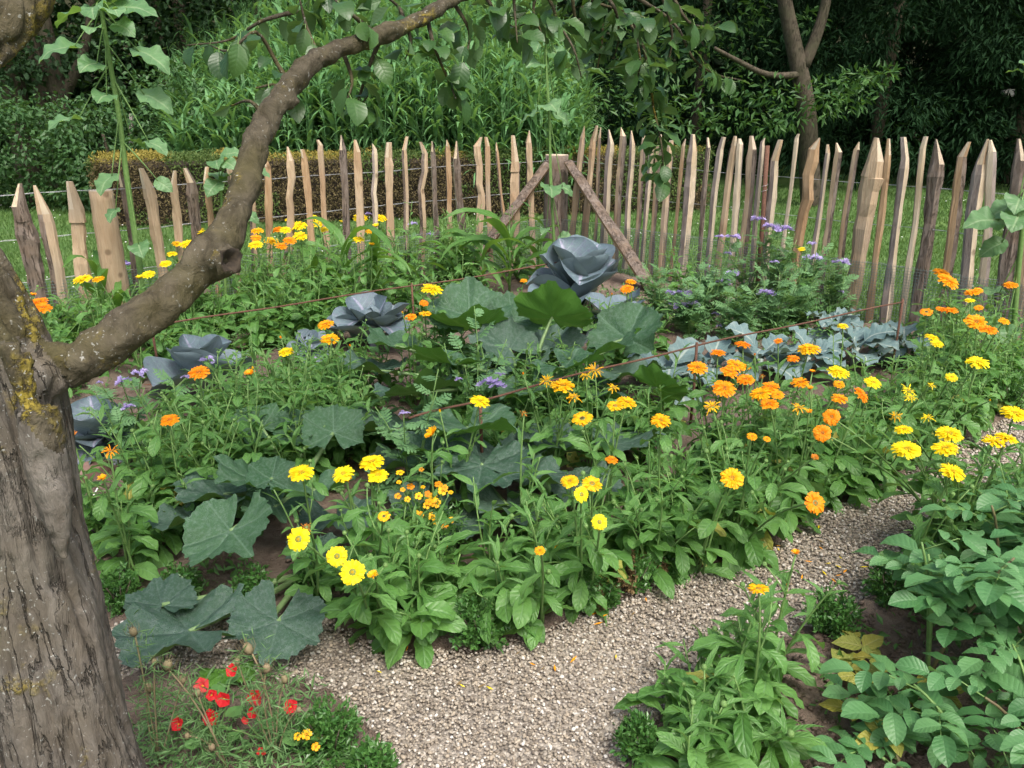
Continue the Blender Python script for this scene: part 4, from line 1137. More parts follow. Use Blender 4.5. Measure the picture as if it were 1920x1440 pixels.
def squash_shape(seed, mat):
    rr = random.Random(seed)
    mb = MB()
    nA, nR = 66, 7
    V, uv, F = [(0, 0, 0)], [(.5, .5)], []
    lob = [0, .98, -.98, 2.0, -2.0]
    ph = rr.uniform(0, 6)
    bowl = rr.uniform(.1, .32)
    for i in range(1, nR + 1):
        q = (i / nR) ** .85
        for k in range(nA):
            a = -PI + .32 + (2 * PI - .64) * k / (nA - 1)
            r = .84
            for l in lob: r = max(r, (.84 - .06 * abs(l)) * math.exp(-((a - l) / .4) ** 2 * .8) + .17)
            r = min(r, 1.05) * (1 - .25 * max(0, abs(a) - 2.2))
            if i == nR: r *= 1 + .03 * (1 if k % 2 else -1) + .02 * math.sin(k * 1.7 + ph)
            x, y = q * r * math.cos(a), q * r * math.sin(a)
            vein = abs(math.sin(a * 3.0))
            z = bowl * q * q * .6 + .1 * q * vein - .05 * q + .1 * q * q * math.sin(a * 3 + ph) + .06 * q ** 3 * math.sin(a * 9 + ph * 2) + .03 * math.sin(x * 13 + ph) * math.cos(y * 12) * q
            V.append((x, y, z)); uv.append(((x + 1) / 2, (y + 1) / 2))
    for k in range(nA - 1): F.append((0, 1 + k, 2 + k))
    for i in range(nR - 1):
        for k in range(nA - 1):
            o = 1 + i * nA + k
            F.append((o, o + nA, o + nA + 1, o + 1))
    mb.add(V, F, 0, uv)
    return mb.mesh('leaf', [mat])
SQ = [squash_shape(s, M_squash) for s in range(4)]
SQO = [squash_shape(10 + s, M_squash_old) for s in range(3)]

def flower_shape(kind, pm, seed):
    """calendula head, diameter 1"""
    rr = random.Random(seed)
    mb = MB()
    rows = {'full': [(30, .5, .12, .2), (26, .44, .35, .16), (22, .36, .6, .13), (16, .27, .85, .1)], 'single': [(24, .5, .18, .22), (20, .46, .36, .2)], 'cup': [(20, .5, .75, .2), (16, .42, .95, .18)], 'spiky': [(17, .5, .1, .12), (12, .42, .5, .1)], 'wither': [(18, .45, rr.uniform(-.3, .2), .08), (14, .36, .9, .08)], 'bud': [(12, .42, 1.25, .2), (8, .3, 1.35, .2)]}[kind]
    for (n, L, el, w0) in rows:
        for k in range(n):
            a = 2 * PI * (k + rr.uniform(-.28, .28)) / n
            e0 = el + rr.uniform(-.16, .16) + (rr.uniform(-.5, .6) if kind in ('spiky', 'wither') else 0)
            l = L * rr.uniform(.88, 1.07) * (rr.uniform(.6, 1.1) if kind in ('spiky', 'wither') else 1)
            w = w0 * .58 * L * rr.uniform(.85, 1.15)
            d, s = Vector((math.cos(a), math.sin(a), 0)), Vector((-math.sin(a), math.cos(a), 0))
            bend = -.5 if kind not in ('cup', 'bud') else (-.3 if kind == 'cup' else .5)
            if kind == 'wither': bend = rr.uniform(-1.8, 1.2)
            r0 = d * .07 * (1 if el < .7 else .6)
            p1 = r0 + (d * math.cos(e0) + Vector((0, 0, math.sin(e0)))) * l * .5
            e1 = e0 + bend
            p2 = p1 + (d * math.cos(e1) + Vector((0, 0, math.sin(e1)))) * l * .42
            tw = Vector((0, 0, rr.uniform(-.4, .4) * w))
            V = [r0 - s * w * .5, r0 + s * w * .5, p1 - s * w + tw, p1 + s * w - tw, p2 - s * w * .85 + tw, p2 + s * w * .85 - tw, p2 + (p2 - p1) * .13 + s * w * rr.uniform(-.3, .3)]
            mb.add(V, [(0, 1, 3, 2), (2, 3, 5, 4), (4, 5, 6)], 0, [(0, .5), (0, .5), (.5, .5), (.5, .5), (1, .5), (1, .5), (1, .5)], smooth=False)
    return mb.mesh('flower_head', [pm])
HEAD = {}
for c_, pm_ in PET.items():
    for kd in ('full', 'single', 'cup', 'spiky', 'wither', 'bud'):
        HEAD[c_, kd] = [flower_shape(kd, pm_, hash_ * 7 + len(kd)) for hash_ in range(2)]
def disc_shape(mat):
    mb = MB()
    for k in range(26):
        r = .14 * math.sqrt(k / 26); a = k * 2.4
        mb.blob((r * math.cos(a), r * math.sin(a), .045 - r * r * 1.2), .026, n=4, rings=2, sq=(1, 1, 1.3))
    mb.blob((0, 0, .0), .14, n=8, rings=4, sq=(1, 1, .35))
    return mb.mesh('disc', [mat])
DISCM = {c_: disc_shape(m) for c_, m in DISC.items()}
DISCM['dark'] = disc_shape(M_brown_disc)
def calyx_shape():
    mb = MB()
    mb.tube([(0, 0, -.1), (0, 0, -.06), (0, 0, .0), (0, 0, .04)], [.05, .12, .17, .15], 8)
    for k in range(12):
        a = 2 * PI * k / 12
        d = Vector((math.cos(a), math.sin(a), 0)); s = Vector((-d.y, d.x, 0))
        mb.add([d * .14 - s * .03 - Vector((0, 0, .03)), d * .14 + s * .03 - Vector((0, 0, .03)), d * .24 + Vector((0, 0, .05))], [(0, 1, 2)])
    return mb.mesh('calyx', [M_stem])
CALYX = calyx_shape()
def bud_shape():
    mb = MB()
    mb.blob((0, 0, 0), .5, n=8, rings=5, sq=(1, 1, .85))
    for k in range(10):
        a = 2 * PI * k / 10
        d = Vector((math.cos(a), math.sin(a), 0)); s = Vector((-d.y, d.x, 0))
        mb.add([d * .45 - s * .14 - Vector((0, 0, .2)), d * .45 + s * .14 - Vector((0, 0, .2)), d * .33 + Vector((0, 0, .55))], [(0, 1, 2)])
    return mb.mesh('bud', [M_stem])
BUD = bud_shape()

NUM = ['no', 'one', 'two', 'three', 'four', 'five', 'six', 'seven', 'eight', 'nine', 'ten', 'eleven', 'twelve']
ORD = ['first', 'second', 'third', 'fourth', 'fifth', 'sixth', 'seventh', 'eighth', 'ninth', 'tenth', 'eleventh', 'twelfth', 'thirteenth', 'fourteenth', 'fifteenth', 'sixteenth', 'seventeenth', 'eighteenth', 'nineteenth', 'twentieth', 'twenty-first', 'twenty-second', 'twenty-third', 'twenty-fourth', 'twenty-fifth', 'twenty-sixth', 'twenty-seventh', 'twenty-eighth', 'twenty-ninth', 'thirtieth']

# ------------------------------------------------------------------ pot marigolds
def gz(x, y): return (0.004 if inside((x, y), GRAVEL) else h_soil(x, y) + .012)
def add_stem(t, base, p0, p1, r0, r1, n=6, bow=.6, leaves=(), leafsink=None):
    mid = Vector((p0.x + (p1.x - p0.x) * .35 + rnd.uniform(-.03, .03), p0.y + (p1.y - p0.y) * .35 + rnd.uniform(-.03, .03), p0.z + (p1.z - p0.z) * bow))
    pts = bez(p0, mid, p1, n)
    link('stem', MB().tube(local(base, pts), [r0 + (r1 - r0) * i / n for i in range(n + 1)], 5).mesh('stem', [M_stem]), t)
    return pts
def on(pts, t):
    f = max(0, min(.9999, t)) * (len(pts) - 1); i = int(f)
    return pts[i].lerp(pts[i + 1], f - i), (pts[i + 1] - pts[i]).normalized()
def cal_leaves(t, base, pts, n, H, sink, lo=0.0, hi=.93, big=1.0, a0=None):
    a = rnd.uniform(0, 6.28) if a0 is None else a0
    for j in range(n):
        u = lo + (hi - lo) * (j + rnd.random() * .6) / n
        p, d = on(pts, u)
        a += 2.4 + rnd.uniform(-.4, .4)
        if u < .62:
            me = CAL_LOW[rnd.randrange(9)]; s = rnd.uniform(.1, .165) * big * (1.08 - .45 * u); pit = rnd.uniform(-.2, .6)
        else:
            me = CAL_UP[rnd.randrange(7)]; s = rnd.uniform(.055, .095) * big * (1.25 - .4 * u); pit = rnd.uniform(.1, .8)
        if u < .4 and sink is None and rnd.random() < .035: me = CAL_OLD[rnd.randrange(2)]
        M = place(p - base, a, pit, rnd.uniform(-.4, .4), s)
        if sink is None: link('leaf', me, t, M)
        else: sink.append((me, M))
def joined(items, name, mats):
    Vs, Fs, Us = [], [], []
    o = 0
    for me, M in items:
        n = len(me.vertices); co = np.empty(n * 3, np.float32); me.vertices.foreach_get('co', co); co = co.reshape(-1, 3)
        A = np.array(M)
        Vs.append(co @ A[:3, :3].T + A[:3, 3])
        li = np.empty(len(me.loops), np.int32); me.loops.foreach_get('vertex_index', li)
        Fs.append(li.reshape(-1, 4) + o)
        uvc = np.empty(len(me.loops) * 2, np.float32); me.uv_layers[0].data.foreach_get('uv', uvc)
        Us.append(uvc); o += n
    V = np.concatenate(Vs); F = np.concatenate(Fs)
    rv = np.concatenate([np.full(len(me.vertices), rnd.random()) for me, _ in items])
    m = tri_mesh(name, V, F, mats, rv=rv, smooth=True)
    l = m.uv_layers.new(name='UVMap'); l.data.foreach_set('uv', np.concatenate(Us))
    return m
FAR = 3.9                                                # beyond this a leaf is too small to pick apart
def marigold(base, heads, shoots, H, zone, big=1.0, lean=None, spread=1.15):
    """heads: (position, diameter, kind, colour, tilt vector)"""
    base = Vector(base)
    t = thing('pot_marigold', base, '', 'marigold')
    sink = [] if base.y > FAR else None
    for (p, dia, kd, col, tilt) in heads:
        pts = add_stem(t, base, base + Vector((rnd.uniform(-.025, .025), rnd.uniform(-.025, .025), -.01)), p, .0045, .0026, 7, .62)
        _, d = on(pts, .99)
        up = (d * .5 + tilt).normalized()
        M = axes(p - base, up.orthogonal(), up, dia)
        M = M @ Matrix.Rotation(rnd.uniform(0, 6), 4, 'Z')
        h = link('flower_head', HEAD[col, kd][rnd.randrange(2)], t, M)
        link('calyx', CALYX, h)
        if kd in ('full', 'single', 'spiky'): link('disc', DISCM['dark' if (kd == 'single' and rnd.random() < .4) else col], h)
        cal_leaves(t, base, pts, 9 if sink is None else 8, H, sink, big=big)
        # side shoot with a bud
        if rnd.random() < .8:
            q, d = on(pts, rnd.uniform(.45, .7)); a = rnd.uniform(0, 6.28)
            e = q + Vector((math.cos(a) * .06, math.sin(a) * .06, rnd.uniform(.07, .15)))
            sp = add_stem(t, base, q, e, .0025, .0016, 4, .4)
            link('bud', BUD, t, place(e - base, 0, 0, 0, rnd.uniform(.012, .017)))
            cal_leaves(t, base, sp, 3, H, sink, big=.8, lo=.3)
    for k in range(shoots):
        a, r = rnd.uniform(0, 6.28), rnd.uniform(.03, .13) * big * spread
        h = H * rnd.uniform(.55, 1.0)
        p = base + Vector((math.cos(a) * r, math.sin(a) * r, h))
        if lean: p += Vector(lean) * h
        pts = add_stem(t, base, base + Vector((rnd.uniform(-.02, .02), rnd.uniform(-.02, .02), -.01)), p, .004, .002, 6, .6)
        cal_leaves(t, base, pts, 11 if sink is None else 9, H, sink, big=big, lo=.02, hi=1.0)
        if rnd.random() < .5: link('bud', BUD, t, place(p - base, 0, 0, 0, rnd.uniform(.011, .017)))
    if sink:
        stuff(link('leaves', joined(sink, 'leaves', [M_cal]), t))
    col = {}
    for hd in heads:
        nm = {'y': 'yellow', 'a': 'amber', 'o': 'orange', 'w': 'withered orange'}[hd[3]]; col[nm] = col.get(nm, 0) + 1
    txt = ' and '.join(f'{NUM[min(v, 12)]} {k_}' for k_, v in col.items())
    MARI.append((t, zone, txt, len(heads)))
    return t
MARI = []
# x, y, diameter in the photograph, colour, kind, height above the soil
F_, S_, U_, K_, W_, B_ = 'full', 'single', 'cup', 'spiky', 'wither', 'bud'
HEADS = {
 'by the left pickets': (.58, [(42,548,14,'o',U_),(63,554,12,'o',U_),(73,566,25,'o',F_),(80,577,26,'o',F_),(155,523,27,'y',F_),(184,523,18,'a',F_),(278,514,20,'y',F_),(262,522,14,'y',U_)]),
 'behind the lichened limb': (.6, [(322,476,16,'y',F_),(372,433,20,'y',F_),(409,427,19,'y',F_),(352,457,24,'y',F_),(371,455,23,'y',F_),(368,473,26,'y',F_),(332,457,15,'a',F_),(310,494,18,'y',F_),(345,495,20,'a',F_),(358,486,18,'y',F_)]),
 'in the rear row past the limb': (.6, [(479,459,22,'y',F_),(482,433,19,'a',F_),(520,430,18,'o',F_),(535,431,18,'y',F_),(560,423,24,'y',F_),(595,419,21,'y',F_),(586,408,16,'y',F_),(563,442,22,'y',F_),(508,451,22,'a',F_),(543,451,20,'o',F_),(527,461,20,'o',F_),(541,412,12,'y',F_),(607,430,14,'y',F_),(480,446,17,'o',F_),(676,408,22,'y',F_),(712,408,22,'y',F_),(705,425,12,'y',U_),(694,434,16,'a',F_),(672,449,18,'y',F_),(697,460,12,'a',U_),(642,418,12,'y',U_)]),
 'beside the red cabbages': (.46, [(610,608,30,'o',F_),(618,635,35,'a',F_),(527,635,14,'o',B_),(537,659,30,'y',F_),(657,650,14,'o',B_),(373,698,38,'o',F_),(470,702,26,'o',U_),(475,692,14,'a',B_),(318,787,34,'o',F_),(135,821,30,'o',U_),(208,846,32,'o',K_),(193,898,20,'a',U_)]),
 'among the squash leaves': (.5, [(810,542,40,'y',F_),(795,568,17,'o',F_),(797,588,23,'a',S_),(770,594,22,'o',F_),(755,588,12,'a',B_),(982,526,14,'o',F_),(1183,528,21,'o',F_),(1175,541,25,'o',F_),(1147,553,11,'o',B_)]),
 'at the front edge by the gravel': (.5, [(900,752,38,'y',F_),(825,773,15,'a',B_),(812,815,34,'a',U_),(565,886,46,'y',F_),(643,888,40,'y',F_),(651,901,22,'a',U_),(697,866,47,'y',F_),(708,891,38,'y',F_),(720,968,23,'a',S_),(560,1011,44,'y',S_),(575,988,28,'w',W_),(632,1043,38,'y',S_),(661,1073,46,'y',S_),(700,1080,24,'a',U_),(1012,1032,20,'o',F_)]),
 'in the amber clump mid bed': (.5, [(981,703,15,'o',B_),(1024,714,30,'a',K_),(1055,723,45,'a',F_),(1076,745,32,'a',K_),(1115,695,36,'a',K_),(1098,705,26,'a',K_),(1150,727,28,'a',K_),(1175,754,36,'a',F_),(1153,761,30,'a',S_),(1092,785,38,'a',S_),(1239,788,36,'a',F_),(983,775,22,'w',W_),(1147,862,24,'o',F_),(1068,902,34,'a',F_),(1110,907,37,'a',S_),(1090,927,30,'y',S_),(1124,979,29,'y',S_)]),
 'in the orange drift': (.5, [(1308,689,38,'o',F_),(1346,661,28,'o',F_),(1393,646,30,'o',F_),(1380,685,36,'o',F_),(1368,697,34,'o',F_),(1397,687,24,'o',F_),(1398,711,32,'o',F_),(1358,728,42,'o',F_),(1335,763,36,'a',K_),(1426,738,40,'a',F_),(1445,725,32,'o',F_),(1458,740,24,'o',F_),(1442,757,35,'o',F_),(1415,667,13,'o',B_),(1459,639,17,'o',F_),(1517,654,41,'a',F_),(1487,672,24,'o',F_),(1523,698,14,'o',U_),(1500,717,34,'o',F_),(1518,729,15,'o',U_),(1573,720,21,'o',F_),(1574,747,30,'o',F_),(1615,740,33,'o',F_),(1498,765,34,'a',K_),(1517,773,14,'o',U_),(1559,782,31,'o',F_),(1542,812,32,'o',F_),(1410,818,20,'o',F_),(1438,823,14,'o',F_),(1527,859,17,'w',U_),(1373,896,43,'a',F_),(1528,943,41,'o',S_),(1429,706,16,'w',W_)]),
 'in yellow group beside the drift': (.48, [(1572,697,40,'y',F_),(1637,717,31,'y',F_),(1580,611,21,'y',F_),(1703,733,32,'y',K_),(1708,746,27,'y',K_),(1747,723,17,'y',K_),(1680,782,33,'a',W_),(1694,805,31,'y',F_),(1740,783,26,'y',K_),(1784,707,21,'y',F_),(1833,679,40,'y',F_),(1855,752,13,'y',B_),(1747,633,27,'y',F_),(1757,644,23,'y',F_)]),
 'leaning over gravel from right bed': (.5, [(1780,813,46,'y',F_),(1772,840,45,'y',F_),(1700,842,50,'y',F_),(1786,884,48,'y',F_),(1903,775,46,'y',F_),(1863,827,39,'y',F_),(1887,821,39,'y',F_)]),
 'by the right pickets': (.55, [(1765,511,24,'o',F_),(1778,527,33,'o',F_),(1823,548,23,'o',F_),(1835,544,13,'o',F_),(1818,563,15,'y',F_),(1895,534,20,'o',F_),(1780,582,25,'o',F_),(1763,579,13,'o',F_),(1737,585,18,'o',S_),(1835,577,13,'o',F_),(1830,603,32,'o',F_),(1853,618,26,'o',F_),(1883,602,16,'o',F_),(1503,467,12,'y',F_)]),
 'beside the potatoes': (.42, [(1422,1104,37,'a',S_),(1492,1038,19,'o',U_)]),
}
FACING = {(560,1011): (-.15, -.8, .45), (632,1043): (.2, -.6, .5), (661,1073): (0, -.55, .6), (1090,927): (.6, -.6, .2), (1124,979): (.1, -.6, .5), (1615,740): (.7, -.4, .4), (1559,782): (.1, -.8, .3), (1542,812): (.2, -.7, .3), (812,815): (-.8, -.2, .4), (1528,943): (.4, -.6, .4), (1373,896): (0, -.4, .8), (1239,788): (0, -.35, .8), (135,821): (-.3, -.3, .6), (1422,1104): (0, .2, 1), (1778,527): (.4, -.5, .4), (1358,728): (0, -.5, .7), (1559,782): (.1, -.8, .3)}
GR_EDGE = GRAVEL
def off_gravel(p, step=.03):
    p = Vector((p.x, p.y, 0)); n = 0
    while inside(p, GRAVEL) and n < 40:
        p.y += step if p.x < 1.0 or p.y < 1.0 else 0; p.x += step * (.9 if p.x > 1.0 and p.y < 2.6 else 0); n += 1
        if p.x > 1.0 and p.y >= 2.6: p.y += step
    return p
for zone, (zh, hs) in HEADS.items():
    groups = []
    for (x, y, d, c_, kd) in hs:
        h = zh * rnd.uniform(.93, 1.06)
        p = gp(x, y, h)
        rear = zone in ('behind the lichened limb', 'in the rear row past the limb', 'by the left pickets', 'by the right pickets')
        dia = d * mpp(p) * (1.22 if rear else .99)
        b = Vector((p.x + rnd.uniform(-.04, .04), p.y + rnd.uniform(.0, .08), 0))
        if zone == 'at the front edge by the gravel' and y > 900: b.y += .16
        b = off_gravel(b)
        tl = FACING.get((x, y), (rnd.uniform(-.25, .25), rnd.uniform(-.35, .05), .9))
        item = (p, dia, kd, c_, Vector(tl))
        for g in groups:
            if (g[0] - b).length < (.17 if b.y < 3.5 else .22) and len(g[1]) < 5:
                g[1].append(item); g[0] = (g[0] * (len(g[1]) - 1) + b) / len(g[1]); break
        else: groups.append([b, [item]])
    for b, items in groups:
        b = off_gravel(b); b.z = gz(b.x, b.y)
        far = b.y > FAR
        marigold(b, items, (2 if b.y < 2.6 else 1) if not far else 1, zh * .9, zone, big=1.0 if b.y < 3 else .95)
# leafy plants without open flowers, filling the beds
def scatter(poly_px, n, mind):
    poly = gpoly(poly_px)
    xs = [p[0] for p in poly]; ys = [p[1] for p in poly]
    out, tries = [], 0
    while len(out) < n and tries < n * 60:
        tries += 1
        p = (rnd.uniform(min(xs), max(xs)), rnd.uniform(min(ys), max(ys)))
        if inside(p, poly) and not inside(p, GRAVEL) and all((p[0] - q[0]) ** 2 + (p[1] - q[1]) ** 2 > mind * mind for q in out): out.append(p)
    return out
FILL = [('along the gravel edge', [(640,1150),(720,1205),(860,1208),(1000,1178),(1110,1125),(1260,1072),(1420,1030),(1500,975),(1620,915),(1650,880),(1480,900),(1300,960),(1150,1010),(960,1090),(760,1100)], 30, .1, .3, 1.15),
        ('inside the orange drift', [(1250,1000),(1420,960),(1600,880),(1640,840),(1480,840),(1300,890),(1200,940)], 15, .12, .36, 1.0),
        ('beside the squash in the left bed', [(270,1010),(330,1010),(480,990),(560,930),(660,890),(720,850),(640,800),(450,850),(320,890),(290,940)], 46, .1, .42, 1.1),
        ('around the red cabbages', [(330,870),(470,850),(640,790),(740,760),(700,700),(620,710),(520,760),(330,820)], 16, .13, .32, 1.0),
        ('behind the trunk by the box edging', [(190,1090),(300,1080),(320,1020),(190,1010)], 4, .1, .22, 1.0),
        ('right of the orange drift', [(1640,890),(1720,855),(1850,785),(1930,735),(1800,720),(1640,770),(1560,830)], 22, .13, .36, 1.0),
        ('at the edge of the right bed', [(1770,1110),(1830,1030),(1890,985),(1990,930),(2060,1000),(1920,1120),(1840,1160)], 16, .09, .42, 1.0),
        ('in the mid bed between the rails', [(740,930),(900,900),(1080,880),(1230,880),(1260,800),(1130,760),(960,760),(760,800)], 30, .1, .36, 1.05),
        ('between squash and corner cabbage', [(760,760),(960,740),(1200,740),(1280,680),(1200,640),(1000,650),(800,680)], 24, .13, .28, 1.05),
        ('near the right pickets', [(1720,650),(1790,650),(1900,690),(1980,730),(1900,770),(1760,740)], 14, .15, .38, 1.0),
        ('beside the potatoes in the right bed', [(1230,1430),(1300,1340),(1380,1300),(1420,1320),(1430,1400),(1390,1500),(1280,1520)], 7, .08, .25, 1.05)]
for zone, poly, n, mind, H, big in FILL:
    for (x, y) in scatter(poly, int(n * .85), mind):
        marigold((x, y, gz(x, y)), [], 5, H * rnd.uniform(.8, 1.3), zone, big)
q_ = gp(1272, 562); marigold((q_.x, q_.y, gz(q_.x, q_.y)), [], 6, .46, 'beside the brace foot', 1.1)
# rear row in front of the left pickets: dense foliage
i = 0
for k in range(54):
    d = rnd.uniform(.7, 5.0); o_ = rnd.uniform(.12, 1.0)
    p = FCz + LDn * d + inL * o_
    if d < 1.6 and o_ > .45: continue
    marigold((p.x, p.y, gz(p.x, p.y)), [], 7, rnd.uniform(.5, .76) * (1 if o_ < .6 else .72) * (1 if d < 3.3 else .68), 'in the rear row before the left pickets', 1.25, spread=1.9)
zc = {}; FLOWERLESS = []
for t, zone, txt, nh in sorted(MARI, key=lambda q: 960 + FOC * q[0].location.x / max(.3, depth(q[0].location))):
    if nh:
        k_ = zc.get(zone, 0); zc[zone] = k_ + 1
        t['label'] = f'{ORD[k_]} flowering marigold from left {zone}, {txt}'; t['group'] = 'flowering pot marigolds'
        w_ = t['label'].split()
        if len(w_) > 16: t['label'] = f'{ORD[k_]} flowering marigold from left {zone}'
    else:
        pos = t.location; best = min((q for q in MARI if q[3]), key=lambda q: (q[0].location - pos).length)
        v = pos - best[0].location
        wd = ('right of' if v.x > 0 else 'left of') if abs(v.x) > abs(v.y) else ('behind' if v.y > 0 else 'before')
        FLOWERLESS.append((t, wd, best))
CNT = {}
for t, wd, best in FLOWERLESS: CNT.setdefault((wd, best[0].name), []).append(t)
for t, wd, best in FLOWERLESS:
    same = sorted(CNT[wd, best[0].name], key=lambda q: (q.location - best[0].location).length)
    pre = '' if len(same) == 1 else (['nearest', 'second', 'third', 'fourth', 'fifth', 'sixth', 'seventh', 'eighth', 'ninth', 'tenth', 'eleventh', 'twelfth', 'farthest'][min(12, same.index(t))] + ' ')
    t['label'] = f"{pre}flowerless marigold {wd} {best[0]['label'].split()[0]} bloomer from left {best[1]}"; t['group'] = 'leafy marigolds ' + best[1]

# ------------------------------------------------------------------ squash plants
def squash(base_px, label, leaves, extra=0):
    base = gp(*base_px); base.z = gz(base.x, base.y)
    t = thing('squash_plant', base, label, 'squash', 'squash plants')
    link('crown', MB().tube([(0, 0, -.03), (0, .01, .05), (.01, 0, .11)], [.03, .034, .02], 8).mesh('crown', [M_petiole]), t)
    for (px, py, z, w, az, pit, roll, old) in leaves:
        p = gp(px, py, z)
        s = w * mpp(p) * .56
        M = place(p - base, R(az), R(pit), R(roll), s)
        # centre of the blade on the pixel: the petiole joins a little behind it
        xd = M.to_3x3() @ Vector((1, 0, 0))
        q = p - base - xd * .3
        M = Matrix.Translation(-xd * .3) @ M
        link('leaf', (SQO[rnd.randrange(3)] if old else SQ[rnd.randrange(4)]), t, M)
        c0 = Vector((0, 0, .06)); mid = Vector((q.x * .55, q.y * .55, max(.05, q.z * .75)))
        link('stalk', MB().tube(bez(c0, mid, q, 7), [.013 - .006 * i / 7 for i in range(8)], 6).mesh('stalk', [M_petiole]), t)
    return t
squash((985, 760), 'big squash plant in mid bed, leaves standing before the grey cabbage', [
    (870, 610, .36, 170, -110, 28, 8, 0), (880, 575, .4, 165, 95, 25, 0, 0), (1035, 580, .46, 160, -95, 48, -8, 0), (960, 590, .36, 120, 100, 25, 0, 0), (1185, 615, .38, 155, 60, 30, -10, 0), (1070, 690, .35, 150, -60, 12, 5, 0), (830, 680, .36, 165, -150, 15, 12, 0), (760, 740, .3, 190, -160, 0, 25, 1),
    (1160, 650, .35, 130, 10, 20, -20, 0), (940, 640, .3, 150, 130, 20, 0, 1), (720, 640, .34, 130, 170, 20, 10, 0), (1120, 740, .22, 150, -30, -5, -10, 1), (1245, 725, .3, 110, -60, 25, -45, 0), (900, 700, .26, 150, -120, 5, 5, 1), (1000, 740, .3, 150, -80, 5, 0, 0), (960, 680, .22, 150, -100, 0, 0, 1), (1200, 700, .28, 160, -20, 10, -10, 1), (680, 690, .24, 140, 175, 8, 10, 1), (1040, 640, .24, 140, 60, 15, 0, 1)])
squash((880, 900), 'squash plant with dark mottled leaves behind the front marigolds', [
    (880, 810, .33, 200, -80, 8, 0, 0), (800, 850, .24, 150, -150, 0, 10, 0), (900, 890, .24, 190, -95, -8, 0, 1), (1010, 900, .2, 150, -40, 0, -10, 1), (700, 800, .22, 170, 170, 5, 10, 1), (960, 960, .14, 160, -70, 0, -10, 1), (780, 950, .14, 150, -120, 0, 0, 1), (1180, 830, .16, 170, 0, 5, -10, 1), (850, 990, .1, 150, -90, 0, 0, 1), (1060, 830, .2, 160, -20, 0, -10, 1), (960, 860, .2, 150, -60, 0, 0, 1), (740, 870, .16, 150, 170, 0, 10, 1), (1120, 920, .12, 150, -30, 0, 0, 1)])
squash((560, 960), 'squash plant near the trunk, broad leaves spilling over the gravel edge', [
    (450, 890, .3, 140, 170, 18, 10, 0), (512, 885, .32, 95, 90, 30, 0, 0), (592, 925, .3, 170, -70, 16, 0, 0), (390, 925, .22, 180, 180, 5, 10, 1), (335, 975, .18, 150, -170, -5, 10, 1), (415, 1020, .22, 190, -110, -22, 8, 0), (585, 1040, .14, 105, -80, -5, 0, 1), (625, 795, .3, 120, 100, 30, 0, 0), (560, 800, .26, 120, 130, 20, 0, 0), (480, 790, .3, 110, 140, 25, 0, 0), (640, 985, .12, 150, -60, 0, 0, 1), (500, 960, .2, 130, -120, 0, 0, 0)])
def trailing():
    base = gp(575, 1090); base.z = gz(base.x, base.y)
    t = thing('squash_plant', base, 'two large dull squash leaves lying on the gravel by the trunk', 'squash', 'squash plants')
    for (px, py, z, w, az, pit, roll, old) in [(310, 1190, .1, 260, -172, -4, 6, 1), (515, 1190, .11, 190, -88, -14, -8, 1), (432, 1262, .045, 110, -60, 15, 170, 0), (300, 1120, .12, 130, 120, 10, 0, 1)]:
        p = gp(px, py, z); s = w * mpp(p) * .56
        M = place(p - base, R(az), R(pit), R(roll), s); xd = M.to_3x3() @ Vector((1, 0, 0))
        q = p - base - xd * .3; M = Matrix.Translation(-xd * .3) @ M
        link('leaf', SQO[rnd.randrange(3)] if old else SQ[0], t, M)
        c0 = Vector((0, 0, .02)); mid = Vector((q.x * .5 + .03, q.y * .5, .05))
        link('stalk', MB().tube(bez(c0, mid, q, 8), [.012 - .005 * i / 8 for i in range(9)], 6).mesh('stalk', [M_petiole]), t)
trailing()

# ------------------------------------------------------------------ cabbages and broccoli
def cabbage(px, py, w_px, h_px, label, nleaf, head=True, flat=0.0, meshes=None, name='red_cabbage', cat='cabbage', group='cabbages', z0=.02):
    base = gp(px, py); base.z = gz(base.x, base.y)
    t = thing(name, base, label, cat, group)
    k = mpp(base)
    R_ = w_px * k * .5; Hh = h_px * k
    link('stalk', MB().tube([(0, 0, -.03), (0, 0, .06), (0.005, 0, .12)], [.02, .022, .016], 8).mesh('stalk', [M_cabbage if name == 'red_cabbage' else M_brocc]), t)
    a = rnd.uniform(0, 6)
    for i in range(nleaf):
        a += 2.4 + rnd.uniform(-.25, .25)
        u = i / nleaf                                   # outer first
        s = R_ * (1.18 - .3 * u) * rnd.uniform(.88, 1.1)
        pit = -.4 + flat * -.4 + (1.0 if head else .75) * u + rnd.uniform(-.12, .12)
        ms = meshes or CAB
        me = ms[rnd.randrange(len(ms))]
        link('leaf', me, t, place((math.cos(a) * .015, math.sin(a) * .015, z0 + .05 + Hh * .25 * u), a, pit, rnd.uniform(-.25, .25), s))
    if head:
        for i in range(7):
            a += 2.4
            link('inner_leaf', CABIN[i % 2], t, place((math.cos(a) * R_ * .12, math.sin(a) * R_ * .12, z0 + .06 + Hh * .2), a, .12 + .04 * i, rnd.uniform(-.2, .2), R_ * (.62 - .03 * i)))
    return t
cabbage(392, 765, 190, 150, 'red cabbage with wide blue-green leaves under the limb, purple veined', 9, False)
cabbage(192, 862, 150, 95, 'dark blue-purple cabbage rosette beside the trunk, tight leaves', 15, True, 1.0)
cabbage(700, 660, 150, 110, 'purple-grey cabbage left of the squash, in front of the rod', 12, True, .3)
cabbage(585, 690, 80, 50, 'small dark purple cabbage between two larger ones', 9, True, .3)
cabbage(1080, 604, 195, 210, 'largest cabbage, curled grey-blue leaves below the corner post', 14, False, -.2)
cabbage(1150, 640, 150, 80, 'flat grey cabbage leaves low beside the largest cabbage', 8, False, 1.2)
